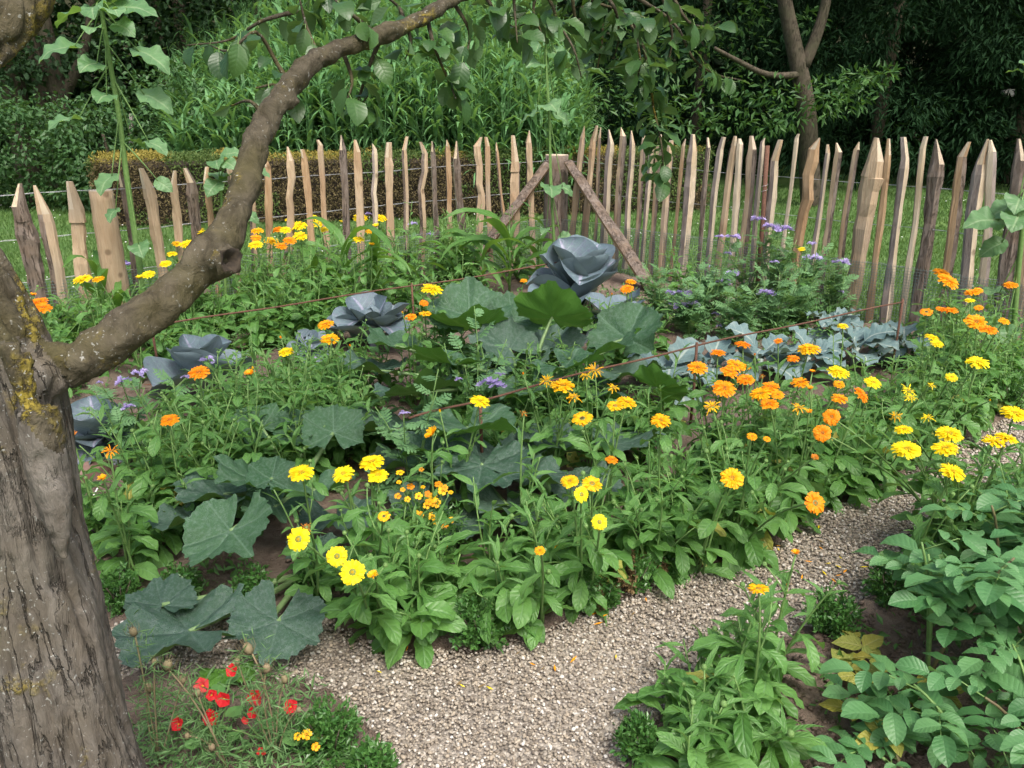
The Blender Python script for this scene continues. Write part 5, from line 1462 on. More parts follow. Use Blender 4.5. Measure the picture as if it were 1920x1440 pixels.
for (x, y, w, h, lab) in [(1250, 740, 190, 130, 'broccoli plant under the near end of the right rod'), (1330, 720, 150, 100, 'second broccoli from left behind the orange marigolds'), (1420, 715, 170, 110, 'third broccoli from left, pale veined leaves behind the orange drift'), (1510, 705, 150, 90, 'fourth broccoli from left behind the orange drift'), (1600, 690, 150, 90, 'fifth broccoli from left beneath the rod'), (1690, 680, 140, 85, 'broccoli farthest right, near the rod foot'), (1560, 645, 120, 70, 'small broccoli in the back row by the netting')]:
    cabbage(x, y, w, h, lab, 10, False, 0, BROC, 'broccoli_plant', 'broccoli', 'broccoli row')

# ------------------------------------------------------------------ sunflowers
def sunflower(stem, leaves, label, r0, topleaves=0):
    base = Vector(stem[0])
    t = thing('sunflower', base, label, 'sunflower', 'young sunflowers')
    pp = polyline(stem, 5)
    link('stem', MB().tube(local(base, pp), [r0 * (1 - .45 * i / (len(pp) - 1)) for i in range(len(pp))], 8).mesh('stem', [M_stem]), t)
    for (tt, tip, wpx) in leaves:
        p, d = on(pp, tt)
        q = Vector(tip)                                 # the leaf's middle
        v = q - p
        L = max(.06, wpx * mpp(q))
        az = math.atan2(v.y, v.x)
        hd = Vector((math.cos(az), math.sin(az), 0))
        bp = q - hd * L * .45
        me = SUNF[rnd.randrange(5)]
        link('leaf', me, t, place(bp - base, az, rnd.uniform(-.5, .15), .5 * math.cos(az) + rnd.uniform(-.45, .45), L * .85))
        link('leaf_stalk', MB().tube(local(base, bez(p, p.lerp(bp, .5) + Vector((0, 0, .02)), bp + hd * L * .02, 5)), [.005, .0045, .004, .0035, .003, .003], 5).mesh('leaf_stalk', [M_stem]), t)
    for k in range(topleaves):
        p, d = on(pp, .97); a = k * 2.4
        link('leaf', SUNF[k % 5], t, place(p - base, a, .35 + .1 * (k % 4), 0, rnd.uniform(.12, .19)))
    return t
Y1 = 4.75
b1 = gp(280, 640); b1.z = 0
Y1 = b1.y
s1 = [b1, at(262, 500, Y1), at(250, 420, Y1), at(236, 320, Y1), at(222, 210, Y1), at(205, 110, Y1), at(192, 30, Y1), at(190, -5, Y1)]
sunflower(s1, [(.42, at(262, 462, Y1 - .15), 52), (.5, at(205, 395, Y1 - .2), 40), (.5, at(310, 340, Y1 - .1), 40), (.56, at(190, 332, Y1 - .2), 60), (.66, at(298, 268, Y1 - .1), 55), (.7, at(112, 225, Y1 - .25), 78), (.72, at(262, 262, Y1 + .1), 40), (.76, at(303, 178, Y1), 75), (.78, at(190, 178, Y1 - .2), 60), (.82, at(165, 118, Y1 - .2), 62), (.86, at(295, 97, Y1 - .05), 85), (.9, at(95, 88, Y1 - .15), 90), (.9, at(235, 45, Y1 - .1), 60), (.93, at(170, 52, Y1 - .25), 50), (.97, at(125, 22, Y1), 90), (.97, at(260, 12, Y1), 90), (.98, at(170, 8, Y1 - .2), 70), (.98, at(215, 20, Y1 - .2), 65), (.99, at(205, -5, Y1 + .2), 80)], 'tallest sunflower with pale heart-shaped leaves, left of the arching limb', .021, 5)
b2 = gp(1043, 560); b2.z = 0
Y2 = b2.y
s2 = [b2, at(1040, 480, Y2), at(1036, 400, Y2), at(1032, 310, Y2), at(1030, 220, Y2), at(1025, 130, Y2), at(1022, 60, Y2), at(1020, 30, Y2)]
sunflower(s2, [(.36, at(1062, 445, Y2 - .1), 32), (.4, at(1020, 430, Y2 - .1), 26), (.55, at(1034, 352, Y2 - .15), 56), (.57, at(1070, 350, Y2), 36), (.8, at(1034, 196, Y2 - .15), 60), (.8, at(985, 212, Y2), 50), (.8, at(1062, 215, Y2 + .05), 46), (.87, at(1085, 150, Y2), 45), (.9, at(1000, 120, Y2 - .1), 50), (.93, at(1055, 100, Y2), 50), (.95, at(1010, 75, Y2 - .1), 55), (.98, at(1040, 50, Y2), 55)], 'thin sunflower rising in front of the fence corner post', .013, 3)
b3 = gp(1895, 700); b3.z = 0
Y3 = b3.y
s3 = [b3, at(1905, 560, Y3), at(1915, 450, Y3), at(1925, 350, Y3), at(1932, 230, Y3), at(1935, 130, Y3)]
sunflower(s3, [(.3, at(1890, 620, Y3 - .1), 60), (.35, at(1840, 545, Y3 + .1), 70), (.6, at(1840, 415, Y3 - .05), 85), (.62, at(1905, 412, Y3 - .2), 80), (.64, at(1880, 385, Y3), 85), (.55, at(1855, 455, Y3), 55), (.7, at(1910, 375, Y3 - .1), 70), (.9, at(1935, 150, Y3 - .1), 70), (.95, at(1960, 120, Y3), 80)], 'sunflower at the right edge in front of the pickets', .016, 3)
b4 = gp(425, 600); b4.z = 0
sunflower([b4, at(420, 480, b4.y), at(416, 400, b4.y), at(414, 330, b4.y)], [(.9, at(405, 302, b4.y - .1), 50), (.9, at(440, 290, b4.y), 45), (.85, at(395, 345, b4.y - .1), 48), (.85, at(490, 318, b4.y), 50), (.7, at(475, 400, b4.y), 40), (.97, at(432, 305, b4.y - .1), 40)], 'short sunflower half hidden behind the arching limb', .012, 2)

# ------------------------------------------------------------------ young maize
for (px, py, h, n, lab) in [(955, 555, .78, 9, 'maize plant in front of the left brace'), (655, 600, .75, 9, 'broad young maize plant in the rear row, right of the limb'), (705, 590, .68, 7, 'slender young maize plant beside the broad one'), (205, 640, .68, 8, 'young maize plant below the sawn post'), (905, 560, .62, 6, 'small maize plant just left of the brace foot'), (858, 555, .55, 6, 'smallest maize plant among the rear marigolds'), (590, 590, .6, 6, 'young maize plant half hidden among the rear marigolds'), (230, 655, .5, 6, 'young maize plant beside the tall sunflower stem'), (1010, 545, .6, 6, 'maize plant in front of the corner post')]:
    b = gp(px, py); b.z = gz(b.x, b.y)
    t = thing('maize_plant', b, lab, 'maize', 'young maize plants')
    link('stem', MB().tube([(0, 0, -.02), (.005, 0, h * .35), (0, .005, h * .7)], [.011, .01, .005], 7).mesh('stem', [M_corn]), t)
    a = rnd.uniform(0, 6)
    for i in range(n):
        a += PI + rnd.uniform(-.5, .5)
        link('leaf', CORN[rnd.randrange(6)], t, place((0, 0, h * (.1 + .55 * i / n)), a, rnd.uniform(-.1, .25), rnd.uniform(-.3, .3), h * rnd.uniform(.65, .95)))

# ------------------------------------------------------------------ phacelia
def fern_shape(seed, pairs=6):
    rr = random.Random(seed)
    mb = MB()
    droop = rr.uniform(.2, .9)
    def rach(u): return Vector((u * .96, 0, .25 * u - droop * u * u * .5))
    for i in range(pairs):
        u = .18 + .8 * i / pairs
        L = .34 * math.sin(PI * min(1, u * .8 + .15)) ** 1.0
        for sgn in (-1, 1):
            a0 = rach(u)
            d = Vector((.5, sgn * .9, rr.uniform(-.15, .25))).normalized()
            q = Vector((-d.y, d.x, 0)).normalized()
            w = L * .2
            V = [a0 - q * w * .3, a0 + q * w * .3]
            for (f, s_) in ((.3, 1.0), (.42, .45), (.6, .95), (.72, .4), (.86, .6)):
                c = a0 + d * L * f + Vector((0, 0, -.2 * L * f * f))
                V += [c - q * w * s_ * 1.1, c + q * w * s_ * 1.1]
            V.append(a0 + d * L - Vector((0, 0, .2 * L)))
            F = [(2 * k, 2 * k + 1, 2 * k + 3, 2 * k + 2) for k in range(5)] + [(10, 11, 12)]
            mb.add(V, F, 0)
    c = rach(1.0)
    mb.add([rach(.9) - Vector((0, .07, 0)), c + Vector((.06, 0, 0)), rach(.9) + Vector((0, .07, 0))], [(0, 1, 2)])
    mb.tube([rach(k / 5) for k in range(6)], [.012, .01, .009, .008, .006, .004], 3, cap=False)
    return mb.mesh('leaf', [M_fern])
FERN = [fern_shape(s) for s in range(5)]
def phac_head(seed):
    rr = random.Random(seed)
    mb = MB()
    for arm in range(3):
        a = arm * 2.1 + rr.uniform(-.3, .3)
        for k in range(7):
            u = k / 6
            c = Vector((math.cos(a) * .5 * u, math.sin(a) * .5 * u, .12 * math.sin(u * 3) + rr.uniform(-.05, .05)))
            n = Vector((rr.uniform(-.7, .7), rr.uniform(-.9, .3), 1)).normalized(); x = n.orthogonal().normalized(); y = n.cross(x)
            r = rr.uniform(.11, .17)
            for p in range(5):
                w = 2 * PI * p / 5
                e = x * math.cos(w) + y * math.sin(w); f = x * math.cos(w + 1.57) + y * math.sin(w + 1.57)
                mb.add([c, c + e * r * .7 - f * r * .4 + n * r * .5, c + e * r * 1.15 + n * r * .6, c + e * r * .7 + f * r * .4 + n * r * .5], [(0, 1, 2, 3)], 0, [(0, 0), (.7, .5), (1, .5), (.7, .5)], smooth=False)
            for p in range(3):
                w = rr.uniform(0, 6)
                q = c + (x * math.cos(w) + y * math.sin(w)) * r * .9 + n * r * 2.2
                mb.add([c, c + x * .012, q], [(0, 1, 2)], 0, smooth=False)
    return mb.mesh('flower_cluster', [M_purple])
PHEAD = [phac_head(s) for s in range(4)]
def phacelia(base_px, heads, label, nst=3, H=.5, leafs=8, zone=None):
    b = gp(*base_px); b.z = gz(b.x, b.y)
    t = thing('phacelia', b, label, 'phacelia', 'phacelia plants')
    ends = []
    for (x, y, w, hz) in heads:
        p = gp(x, y, hz) if hz < 5 else at(x, y, b.y)
        ends.append((p, w * mpp(p)))
    for k in range(nst):
        a = rnd.uniform(0, 6.28); ends.append((b + Vector((math.cos(a) * .13, math.sin(a) * .13, H * rnd.uniform(.75, 1.3))), 0))
    for p, w in ends:
        pts = add_stem(t, b, b + Vector((rnd.uniform(-.03, .03), rnd.uniform(-.03, .03), -.01)), p, .0035, .002, 6, .6)
        if w: link('flower_cluster', PHEAD[rnd.randrange(4)], t, place(p - b, rnd.uniform(0, 6), 0, 0, w * 1.25))
        for j in range(leafs):
            u = .1 + .85 * (j + rnd.random() * .5) / leafs
            q, d = on(pts, u)
            link('leaf', FERN[rnd.randrange(5)], t, place(q - b, rnd.uniform(0, 6.28), rnd.uniform(0, .8), rnd.uniform(-.5, .5), rnd.uniform(.1, .17) * (1.15 - .5 * u)))
    return t
AT = 9
phacelia((1395, 590), [(1350, 445, 14, AT), (1376, 446, 22, AT), (1366, 476, 12, AT)], 'phacelia before the tan picket, two small lilac clusters', 4, .45)
phacelia((1440, 600), [(1418, 413, 22, AT), (1440, 425, 18, AT), (1462, 434, 34, AT), (1450, 428, 16, AT)], 'tallest phacelia by the rusty rod, row of bright lilac clusters', 7, .5, 9)
phacelia((1500, 610), [(1522, 458, 14, AT), (1525, 486, 26, AT), (1452, 492, 12, AT)], 'phacelia before the kinked orange picket, two lilac clusters', 7, .45, 9)
phacelia((1560, 610), [(1563, 492, 12, AT), (1582, 494, 22, AT), (1578, 548, 10, AT)], 'phacelia with pale lilac clusters before the light pickets', 6, .4, 9)
phacelia((1330, 610), [(1376, 515, 22, AT), (1358, 532, 26, AT), (1332, 500, 8, AT)], 'phacelia with drooping lilac clusters near the right brace', 7, .4, 9)
phacelia((1290, 640), [(1282, 555, 30, AT), (1270, 575, 26, AT), (1300, 572, 22, AT), (1345, 590, 14, AT), (1255, 549, 14, AT)], 'low phacelia with massed lilac clusters beside the brace foot', 7, .35, 9)
phacelia((1440, 640), [(1440, 553, 26, AT), (1430, 548, 16, AT), (1350, 610, 12, AT)], 'phacelia with one wide lilac cluster before the netting', 8, .38, 9)
phacelia((1240, 620), [], 'feathery phacelia without flowers beside the largest cabbage', 8, .34, 9)
phacelia((1480, 625), [(1515, 590, 10, AT)], 'feathery phacelia just above the right rod', 8, .34, 9)
phacelia((1370, 650), [(1350, 612, 9, AT)], 'low feathery phacelia behind the broccoli', 8, .3, 9)
phacelia((262, 850), [(228, 717, 28, .4), (265, 702, 26, .4), (186, 718, 10, .4)], 'thin phacelia with three lilac clusters under the limb', 2, .3, 6)
phacelia((235, 880), [(237, 765, 20, .36), (391, 677, 24, .45), (350, 708, 14, .4)], 'wispy phacelia in front of the dark cabbage rosette', 2, .34, 7)
phacelia((900, 800), [(918, 720, 34, .4), (935, 725, 24, .4), (858, 712, 12, .4), (938, 703, 14, .42)], 'phacelia with lilac clusters among the squash leaves', 3, .42, 8)
phacelia((770, 960), [(757, 776, 16, .44)], 'feathery phacelia left of the yellow side-facing marigold', 3, .46, 9)
phacelia((245, 560), [(240, 498, 26, AT), (285, 410, 10, AT)], 'phacelia with dull lilac cluster before the sawn post', 2, .3, 6)
phacelia((775, 540), [(774, 421, 14, AT), (806, 440, 10, AT), (690, 402, 10, AT)], 'phacelia with small lilac clusters in the rear row', 2, .35, 6)

# ------------------------------------------------------------------ dwarf tagetes
def tag_flower(seed):
    rr = random.Random(seed); mb = MB()
    for k in range(5):
        a = 2 * PI * k / 5 + rr.uniform(-.15, .15)
        d = Vector((math.cos(a), math.sin(a), .1)); s = Vector((-d.y, d.x, 0)); w = .24
        mb.add([d * .06, d * .3 - s * w * .9, d * .5 - s * w * .7 + Vector((0, 0, -.05)), d * .5 + s * w * .7 + Vector((0, 0, -.05)), d * .3 + s * w * .9], [(0, 1, 2, 3, 4)], 0, [(0, 0), (.6, .5), (1, .5), (1, .5), (.6, .5)], smooth=False)
    mb.blob((0, 0, .03), .13, m=1, n=6, rings=3, sq=(1, 1, .7))
    return mb
TAGF = [tag_flower(s).mesh('flower', [PET['o'] if s % 2 else PET['a'], DISC['a']]) for s in range(4)]
def tagetes(base_px, pts, label, H, n=900, rx=.12):
    b = gp(*base_px); b.z = gz(b.x, b.y)
    t = thing('dwarf_tagetes', b, label, 'tagetes', 'dwarf tagetes')
    d = sphere_pts(n); P = d * np.array([rx, rx, H * .5]) * (npr.random((n, 1)) ** .4) + np.array([0, 0, H * .5])
    P = P[P[:, 2] > 0]
    V1 = leafcloud(P, npr.normal(size=P.shape) + np.array([0, 0, .5]), npr.uniform(.012, .026, len(P)), .3)
    stuff(link('foliage', cloud_mesh('foliage', [(V1, 0)], [M_box]), t))
    for (x, y, w, z) in pts:
        p = gp(x, y, z)
        add_stem(t, b, b, p, .002, .001, 4, .6)
        link('flower', TAGF[rnd.randrange(4)], t, axes(p - b, (1, .1, 0), (rnd.uniform(-.4, .4), rnd.uniform(-.9, -.2), .8), w * mpp(p)))
tagetes((800, 1060), [(750, 886, 16, .3), (770, 912, 15, .3), (748, 904, 10, .3), (755, 918, 10, .3), (746, 930, 13, .27), (764, 936, 12, .27), (785, 930, 15, .28), (793, 913, 9, .3), (822, 908, 15, .28), (830, 920, 18, .27), (834, 914, 12, .28), (802, 926, 13, .26), (812, 929, 16, .25), (805, 941, 17, .25), (817, 943, 20, .24), (800, 948, 14, .24), (788, 965, 14, .22), (780, 960, 10, .22), (810, 968, 16, .2), (818, 979, 15, .19), (833, 985, 16, .18), (846, 975, 12, .2), (832, 1023, 16, .12), (790, 880, 10, .32), (845, 923, 10, .26)], 'bushy dwarf tagetes with many tiny orange flowers', .26, 1600, .14)
tagetes((1060, 1120), [(1044, 1023, 17, .2), (1012, 1032, 14, .18), (1010, 1066, 20, .12)], 'dwarf tagetes with few orange flowers under marigold leaves', .16, 500, .08)
tagetes((585, 1420), [(558, 1381, 15, .1), (575, 1377, 20, .11), (592, 1400, 16, .09)], 'dwarf tagetes with three yellow-orange flowers beside the box', .1, 260, .05)

# ------------------------------------------------------------------ box edging
def box_bush(px, py, w, h, label, dry=False, n=1500):
    b = gp(px, py); b.z = gz(b.x, b.y)
    k = mpp(b); r, H = w * k * .5, h * k * 1.1
    t = thing('box_bush', b, label, 'box bush', 'box edging')
    P, D = [], []
    nc = 26
    for c in range(nc):
        d = Vector(sphere_pts(1)[0]); d.z = abs(d.z)
        tip = np.array([d.x * r * .85, d.y * r * .85, H * (.18 + .75 * d.z)])
        link_pts = [Vector((0, 0, 0)), Vector(tip * .6 + np.array([0, 0, .01])), Vector(tip)]
        m = n // nc
        tt = npr.random(m) ** .6
        axis = np.outer(tt, tip)
        P.append(axis + npr.normal(size=(m, 3)) * .006 + sphere_pts(m) * .012); D.append(npr.normal(size=(m, 3)) + np.array(d) * 1.0 + np.array([0, 0, .4]))
    P, D = np.concatenate(P), np.concatenate(D)
    g = P[:, 2] > .0
    P, D = P[g], D[g]
    V1 = leafcloud(P, D, npr.uniform(.012, .021, len(P)), .55)
    parts = [(V1, 0)]
    if dry:
        g = P[:, 0] < -r * .1
        parts = [(leafcloud(P[~g], D[~g], npr.uniform(.011, .019, (~g).sum()), .55), 0), (leafcloud(P[g], D[g], npr.uniform(.01, .018, g.sum()), .5), 1)]
    stuff(link('foliage', cloud_mesh('foliage', parts, [M_box, M_boxdry]), t))
    mb = MB()
    for c in range(7):
        a = c * .9; mb.tube([(0, 0, -.02), (math.cos(a) * r * .3, math.sin(a) * r * .3, H * .35), (math.cos(a) * r * .6, math.sin(a) * r * .6, H * .7)], [.003, .0025, .0015], 4)
    stuff(link('twigs', mb.mesh('twigs', [M_dtrunk]), t))
for a in [(478, 1150, 75, 90, 'box bush on bare soil beside the hanging squash leaf'), (345, 1140, 85, 80, 'box bush behind the big flat squash leaf'), (592, 1140, 65, 80, 'shaded box bush beside the curved squash stalk'), (228, 1140, 90, 80, 'box bush against the trunk'), (900, 1215, 125, 105, 'largest box bush, at the corner of the gravel edge'), (1085, 1150, 85, 90, 'box bush under marigold leaves right of the largest one'), (1190, 1108, 90, 75, 'half-browned box bush at the gravel edge', True), (1250, 1090, 60, 40, 'low brown box bush right of the half-browned one', True), (625, 1420, 125, 110, 'box bush beside the red flowers, above the frame edge'), (700, 1470, 90, 80, 'box bush cut by the bottom edge, left of the path'), (1192, 1440, 80, 90, 'dark box bush at the path edge beneath big marigold leaves'), (1555, 1205, 110, 85, 'loose box bush between path and potatoes'), (1660, 1150, 90, 90, 'box bush behind the loose one at the path bend'), (1895, 780, 110, 80, 'box bush across the gravel at the right edge'), (1130, 1140, 60, 60, 'small box bush tucked under the amber clump', True)]:
    box_bush(*a)

# ------------------------------------------------------------------ potato plants
def potato(base_px, label, n, H, spread, cols=POT, lean=(0, 0), yl=0):
    b = gp(*base_px); b.z = gz(b.x, b.y)
    t = thing('potato_plant', b, label, 'potato plant', 'potato plants')
    for k in range(n):
        a = rnd.uniform(0, 6.28)
        tip = b + Vector((math.cos(a) * spread * .5 + lean[0], math.sin(a) * spread * .5 + lean[1], H * rnd.uniform(.55, 1.0)))
        pts = bez(b, b.lerp(tip, .4) + Vector((0, 0, H * .3)), tip, 7)
        link('stem', MB().tube(local(b, pts), [.006 - .003 * i / 7 for i in range(8)], 6).mesh('stem', [M_stem if rnd.random() < .5 else M_purplestem]), t)
        for j in range(4):
            q, d = on(pts, .35 + .65 * (j + .5) / 4)
            az = rnd.uniform(0, 6.28); L = rnd.uniform(.12, .19)
            hd = Vector((math.cos(az), math.sin(az), 0))
            rp = [q - b, q - b + hd * L * .5 + Vector((0, 0, .03)), q - b + hd * L + Vector((0, 0, .015))]
            lf = link('leaf', MB().tube(rp, [.0022, .0018, .001], 4).mesh('leaf', [M_stem]), t)
            cm = POTY if rnd.random() < yl else cols
            for m, (u, s_) in enumerate(((.3, .5), (.3, .5), (.58, .7), (.58, .7), (.82, .85), (.82, .85), (1.02, 1.0))):
                p = rp[0].lerp(rp[2], u) + Vector((0, 0, .03 * (1 - abs(u - .5))))
                sg = (1 if m % 2 else -1) * (1.2 if m < 6 else 0)
                link('leaflet', cm[rnd.randrange(len(cm))], lf, place(p, az + sg, rnd.uniform(-.2, .25), rnd.uniform(-.4, .4), L * .5 * s_ * rnd.uniform(.85, 1.15)))
    return t
M_purplestem = simple_mat('purple_stem', (0.12, 0.09, 0.05), (0.17, 0.17, 0.07), .6, 50, .1)
potato((1735, 1285), 'potato plant with bare brown stems standing on open soil', 4, .42, .26, lean=(.07, .08))
potato((1860, 1190), 'tall potato plant behind the bare-stemmed one at the right', 5, .5, .36, lean=(.06, 0))
potato((1960, 1300), 'potato plant cut off by the right edge, pale leaves', 5, .36, .4)
potato((1840, 1470), 'lush potato plant in the bottom right corner', 5, .24, .36)
potato((1960, 1480), 'potato plant in the extreme bottom corner, mostly out of view', 4, .3, .4)
potato((1660, 1390), 'low potato shoot with yellowing leaves on the soil', 2, .08, .22, yl=.6)
potato((1700, 1480), 'small potato shoot at the bottom edge', 2, .1, .2)
potato((1930, 1070), 'potato plant under the yellow marigolds at the right', 5, .4, .36)
potato((1980, 1130), 'potato plant in the middle of the right bed', 5, .45, .4)

potato((2080, 1250), 'potato plant just beyond the right edge, nearer row', 5, .42, .42)
potato((2120, 1080), 'potato plant just beyond the right edge, farther row', 5, .42, .42)
potato((2150, 1420), 'potato plant beyond the bottom right corner', 5, .36, .42)
potato((2300, 1180), 'potato plant farthest right in the right bed', 5, .42, .45)
# ------------------------------------------------------------------ nasturtiums and dry seed heads in the near bed
def nast_flower(seed):
    rr = random.Random(seed); mb = MB()
    for k in range(5):
        a = 2 * PI * k / 5 + rr.uniform(-.2, .2)
        d = Vector((math.cos(a), math.sin(a), .55)).normalized(); s = Vector((-math.sin(a), math.cos(a), 0))
        V = [Vector((0, 0, -.05)), d * .28 - s * .22, d * .28 + s * .22]
        for u in (-1, -.4, .3, 1): V.append(d * (.58 - .07 * u * u) + s * .42 * u + Vector((0, 0, rr.uniform(-.06, .06) - .06)))
        mb.add(V, [(0, 1, 2), (1, 3, 4), (1, 4, 5, 2), (2, 5, 6)], 0, [(.1, 0), (.6, 0), (.6, 0)] + [(1, .5)] * 4, smooth=False)
    mb.tube([(0, 0, 0), (0, -.15, -.25), (.05, -.25, -.5)], [.09, .05, .015], 6, m=1)
    return mb
NAST = [nast_flower(s).mesh('flower', [M_red if s < 2 else M_pinkred, PET['a']]) for s in range(3)]
def nasturtium(base_px, fl, label):
    b = gp(*base_px); b.z = gz(b.x, b.y)
    t = thing('nasturtium', b, label, 'nasturtium', 'red nasturtiums')
    for (x, y, w, z) in fl:
        p = gp(x, y, z)
        add_stem(t, b, b, p, .0018, .0012, 5, .6)
        link('flower', NAST[rnd.randrange(3)], t, axes(p - b, (1, rnd.uniform(-.5, .5), 0), (rnd.uniform(-.7, .7), -.9, rnd.uniform(.2, .9)), w * mpp(p) * .85))
    for k in range(9):
        a = rnd.uniform(0, 6.28); p = b + Vector((math.cos(a) * rnd.uniform(.03, .1), math.sin(a) * rnd.uniform(.03, .1), rnd.uniform(.03, .12)))
        add_stem(t, b, b, p, .0014, .001, 4, .6)
        mb = MB(); n = 10; r = rnd.uniform(.014, .024)
        mb.add([(0, 0, -.003)] + [(r * math.cos(2 * PI * i / n), r * math.sin(2 * PI * i / n), .003 * math.sin(i * 2)) for i in range(n)], [(0, 1 + i, 1 + (i + 1) % n) for i in range(n)])
        link('leaf', mb.mesh('leaf', [M_weed]), t, place(p - b, 0, rnd.uniform(-.5, .5), rnd.uniform(-.6, .2)))
nasturtium((400, 1400), [(437, 1257, 26, .17), (380, 1285, 30, .15), (397, 1303, 22, .14), (420, 1310, 30, .13), (397, 1345, 32, .09), (335, 1357, 28, .1)], 'red nasturtium with pinkish trumpet blooms beneath the flat squash leaf')
nasturtium((500, 1410), [(476, 1305, 28, .14), (484, 1312, 22, .14), (545, 1325, 28, .12), (475, 1336, 22, .11), (461, 1350, 16, .1), (490, 1410, 18, .05)], 'red nasturtium with scarlet blooms among the dry seed heads')
def pod_shape():
    mb = MB()
    mb.tube([(0, 0, 0), (0, 0, .25), (0, 0, .6), (0, 0, .9), (0, 0, 1.0)], [.08, .3, .36, .26, .1], 8)
    for k in range(6):
        a = k * PI / 3; mb.tube([(.15 * math.cos(a), .15 * math.sin(a), .95), (.25 * math.cos(a), .25 * math.sin(a), 1.4)], [.03, .01], 3)
        for j in range(2):
            d = Vector((math.cos(a + j * .5), math.sin(a + j * .5), 0)); mb.tube([d * .1, d * .6 + Vector((0, 0, .5)), d * .7 + Vector((0, 0, 1.2))], [.02, .015, .006], 3)
    return mb.mesh('seed_pod', [M_dryplant])
POD = pod_shape()
for (bx, by, tops, lab) in [(300, 1440, [(252, 1185, 26), (283, 1290, 30), (343, 1275, 26), (290, 1240, 18)], 'dry love-in-a-mist stalks with seed pods beside the trunk'), (430, 1450, [(370, 1300, 22), (310, 1250, 30), (400, 1400, 22), (350, 1380, 18)], 'dry love-in-a-mist stalks left of the scarlet blooms'), (520, 1440, [(470, 1220, 32), (500, 1255, 26), (535, 1275, 22), (445, 1240, 18), (560, 1330, 16)], 'tallest dry love-in-a-mist with pale feathery pods')]:
    b = gp(bx, by); b.z = gz(b.x, b.y)
    t = thing('love_in_a_mist', b, lab, 'seed heads', 'dry seed heads in the near bed')
    P, D = [], []
    for (x, y, w) in tops:
        p = at(x, y, b.y + rnd.uniform(-.03, .03)); p.z = max(p.z, .05)
        pts = bez(b, b.lerp(p, .5) + Vector((rnd.uniform(-.03, .03), 0, .05)), p, 6)
        link('stem', MB().tube(local(b, pts), .0021, 4).mesh('stem', [M_dryplant]), t)
        link('seed_pod', POD, t, place(p - b - Vector((0, 0, .01)), rnd.uniform(0, 6), 0, rnd.uniform(-.4, .4), w * mpp(p) * .8))
        for q in pts[1:]:
            for m in range(14):
                P.append(tuple(q - b + Vector((rnd.uniform(-.03, .03), rnd.uniform(-.03, .03), rnd.uniform(-.03, .03))))); D.append((rnd.gauss(0, 1), rnd.gauss(0, 1), rnd.gauss(.4, .8)))
    P, D = np.array(P), np.array(D)
    stuff(link('foliage', cloud_mesh('foliage', [(leafcloud(P, D, npr.uniform(.018, .04, len(P)), .09), 0)], [M_nigella]), t))
# ground cover in the near bed and weeds on the soil
def cover(name, label, regions, mat, size, asp):
    P, D, S = [], [], []
    for (x, y, rx, n, h) in regions:
        c = gp(x, y)
        for k in range(n):
            a, r = rnd.uniform(0, 6.28), rx * math.sqrt(rnd.random())
            p = (c.x + r * math.cos(a), c.y + r * math.sin(a))
            if inside(p, GRAVEL): continue
            P.append((p[0], p[1], gz(*p) + rnd.random() ** 1.5 * h)); D.append((rnd.gauss(0, 1), rnd.gauss(0, 1), rnd.gauss(.5, .5))); S.append(size * rnd.uniform(.5, 1.3))
    o = stuff(link(name, cloud_mesh(name, [(leafcloud(np.array(P), np.array(D), np.array(S), asp), 0)], [mat])))
    o['label'] = label; o['category'] = 'ground cover'
cover('ground_cover', 'soft feathery green growth between the red flowers', [(430, 1400, .26, 900, .06), (560, 1440, .14, 400, .05), (330, 1400, .12, 350, .07), (480, 1480, .25, 700, .05)], M_nigella, .03, .22)
cover('weeds', 'small green weeds sprouting on the bare soil of the beds', [(1610, 1330, .12, 90, .02), (250, 720, .5, 160, .03), (1200, 600, .5, 1500, .14), (1420, 620, .6, 2200, .16), (860, 580, .5, 600, .12), (1000, 800, .5, 900, .12), (1150, 780, .3, 600, .12), (500, 640, .5, 700, .12), (1300, 1000, .4, 500, .1), (420, 1110, .15, 120, .03), (1800, 720, .5, 800, .15), (1650, 660, .4, 500, .1), (750, 560, .6, 1500, .25), (400, 620, .6, 1300, .2), (150, 640, .4, 900, .2), (1800, 1300, .3, 300, .04)], M_weed, .035, .4)

# ------------------------------------------------------------------ iron hoops over the rows, bricks, plant label, litter
def hoop(label, pts, legs):
    base = Vector((pts[0].x, pts[0].y, 0))
    t = thing('iron_rail', base, label, 'iron rod', 'rusty row rods')
    pp = polyline(pts, 6)
    pp = [p + Vector((0, 0, .004 * math.sin(i * .9))) for i, p in enumerate(pp)]
    mb = MB().tube(local(base, pp), .0048, 6)
    link('rail', mb.mesh('rail', [M_iron]), t)
    for (p, f) in legs:
        link('leg', MB().tube(local(base, [p + Vector((0, 0, .02)), p.lerp(f, .5) + Vector((.004, 0, 0)), f - Vector((0, 0, .03))]), .0065, 6).mesh('leg', [M_iron]), t)
zA = .42
A0, A1 = gp(284, 612, zA), gp(1112, 482, zA)
hoop('rusty rail above the rear row, running to the largest cabbage', [A0, gp(560, 568, zA), gp(860, 523, zA), A1], [(A0, Vector((gp(303, 742).x, gp(303, 742).y, 0))), (gp(772, 537, zA), Vector((gp(772, 537, zA).x, gp(772, 537, zA).y, 0))), (A1, Vector((A1.x, A1.y, 0)))])
B0, B1 = gp(766, 784, zA), gp(1692, 567, zA)
hoop('rusty rail above the broccoli row, ending near the right pickets', [B0, gp(940, 740, zA), gp(1210, 671, zA), gp(1450, 617, zA), B1], [(B1, Vector((B1.x, B1.y, 0))), (gp(1306, 650, zA), Vector((gp(1306, 650, zA).x, gp(1306, 650, zA).y, 0))), (gp(900, 750, zA), Vector((gp(900, 750, zA).x, gp(900, 750, zA).y, 0)))])
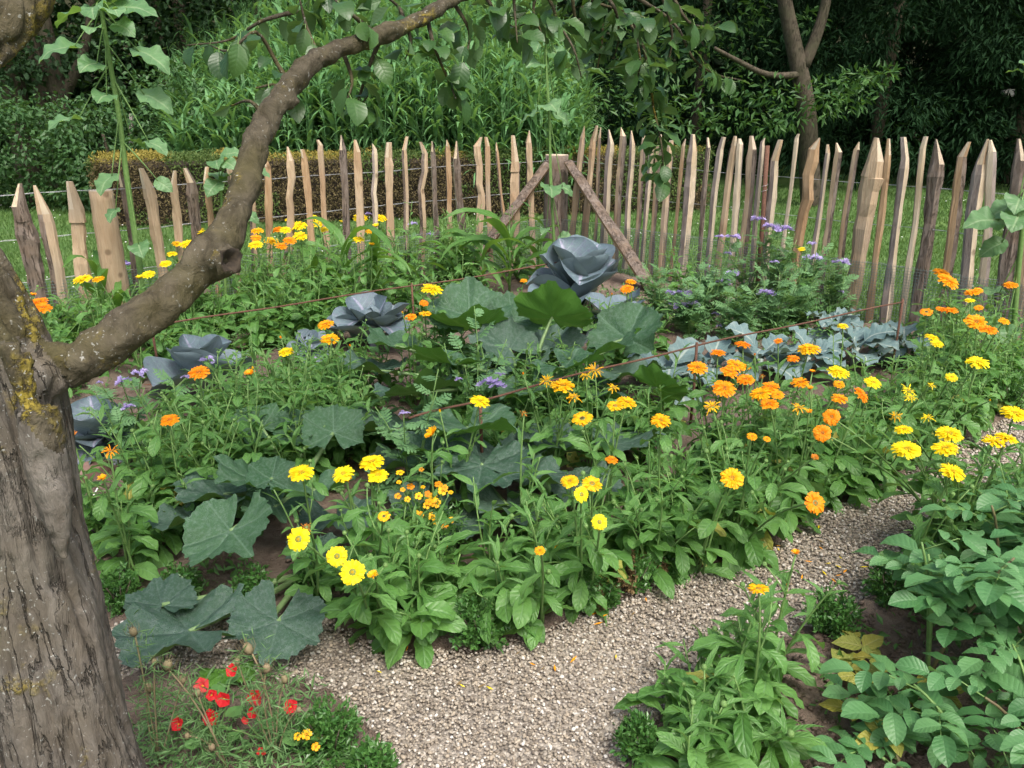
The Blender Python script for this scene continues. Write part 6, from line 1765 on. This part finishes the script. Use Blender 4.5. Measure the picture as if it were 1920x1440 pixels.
p0, p1 = gp(270, 722, .03), gp(345, 716, .03)
o = tag(link('iron_rod', MB().tube(local(p0, [p0, p0.lerp(p1, .5), p1]), .005, 6).mesh('iron_rod', [M_iron])), 'short rusty rod lying across the soil beneath the limb', 'rod'); o.location = p0
def brick(px, py, L, W, H, az, label):
    p = gp(px, py); mb = MB()
    ch = .006
    V = []
    for z, s in ((0, 0), (H - ch, 0), (H, ch)):
        for sx, sy in ((-1, -1), (1, -1), (1, 1), (-1, 1)):
            V.append((sx * (L / 2 - s) + rnd.uniform(-.003, .003), sy * (W / 2 - s) + rnd.uniform(-.003, .003), z + rnd.uniform(-.002, .002)))
    F = [(3, 2, 1, 0), (8, 9, 10, 11)] + [(i * 4 + k, i * 4 + (k + 1) % 4, i * 4 + 4 + (k + 1) % 4, i * 4 + 4 + k) for i in range(2) for k in range(4)]
    mb.add(V, F, smooth=False)
    o = tag(link('brick', mb.mesh('brick', [M_brick])), label, 'brick', 'edging bricks'); o.location = (p.x, p.y, -.01); o.rotation_euler = (0, 0, R(az))
brick(160, 905, .2, .1, .075, 65, 'reddish brick edging the soil beside the trunk, nearer one')
brick(135, 812, .2, .1, .07, 70, 'pale reddish brick behind the trunk, farther one')
p = gp(168, 945); mb = MB(); d = gp(183, 915, .06) - p
mb.tube([(0, 0, -.01), tuple(d * .5), tuple(d)], [.004, .004, .003], 4)
o = tag(link('plant_label', mb.mesh('plant_label', [M_label])), 'thin white plastic plant label stuck in soil beside the trunk', 'plant label'); o.location = p
mb = MB()
for k in range(48):
    q = gp(*rnd.choice([(1180 + rnd.gauss(0, 60), 1150 + rnd.gauss(0, 20)), (1480 + rnd.gauss(0, 60), 1090 + rnd.gauss(0, 30)), (940 + rnd.gauss(0, 120), 1270 + rnd.gauss(0, 40)), (1560 + rnd.gauss(0, 50), 1060 + rnd.gauss(0, 40))]))
    if not inside(q, GRAVEL): continue
    a = rnd.uniform(0, 6.28); d = Vector((math.cos(a), math.sin(a), .1)) * rnd.uniform(.008, .018); s = Vector((-d.y, d.x, 0)) * .22
    c = q + Vector((0, 0, .019)); m_ = rnd.choice((0, 0, 1, 2))
    mb.add([c - d, c + s, c + d, c - s], [(0, 1, 2, 3)], m_, smooth=False)
o = stuff(link('fallen_petals', mb.mesh('fallen_petals', [PET['o'], PET['y'], M_boxdry]))); o['label'] = 'fallen orange and yellow petals scattered on the gravel'; o['category'] = 'petals'
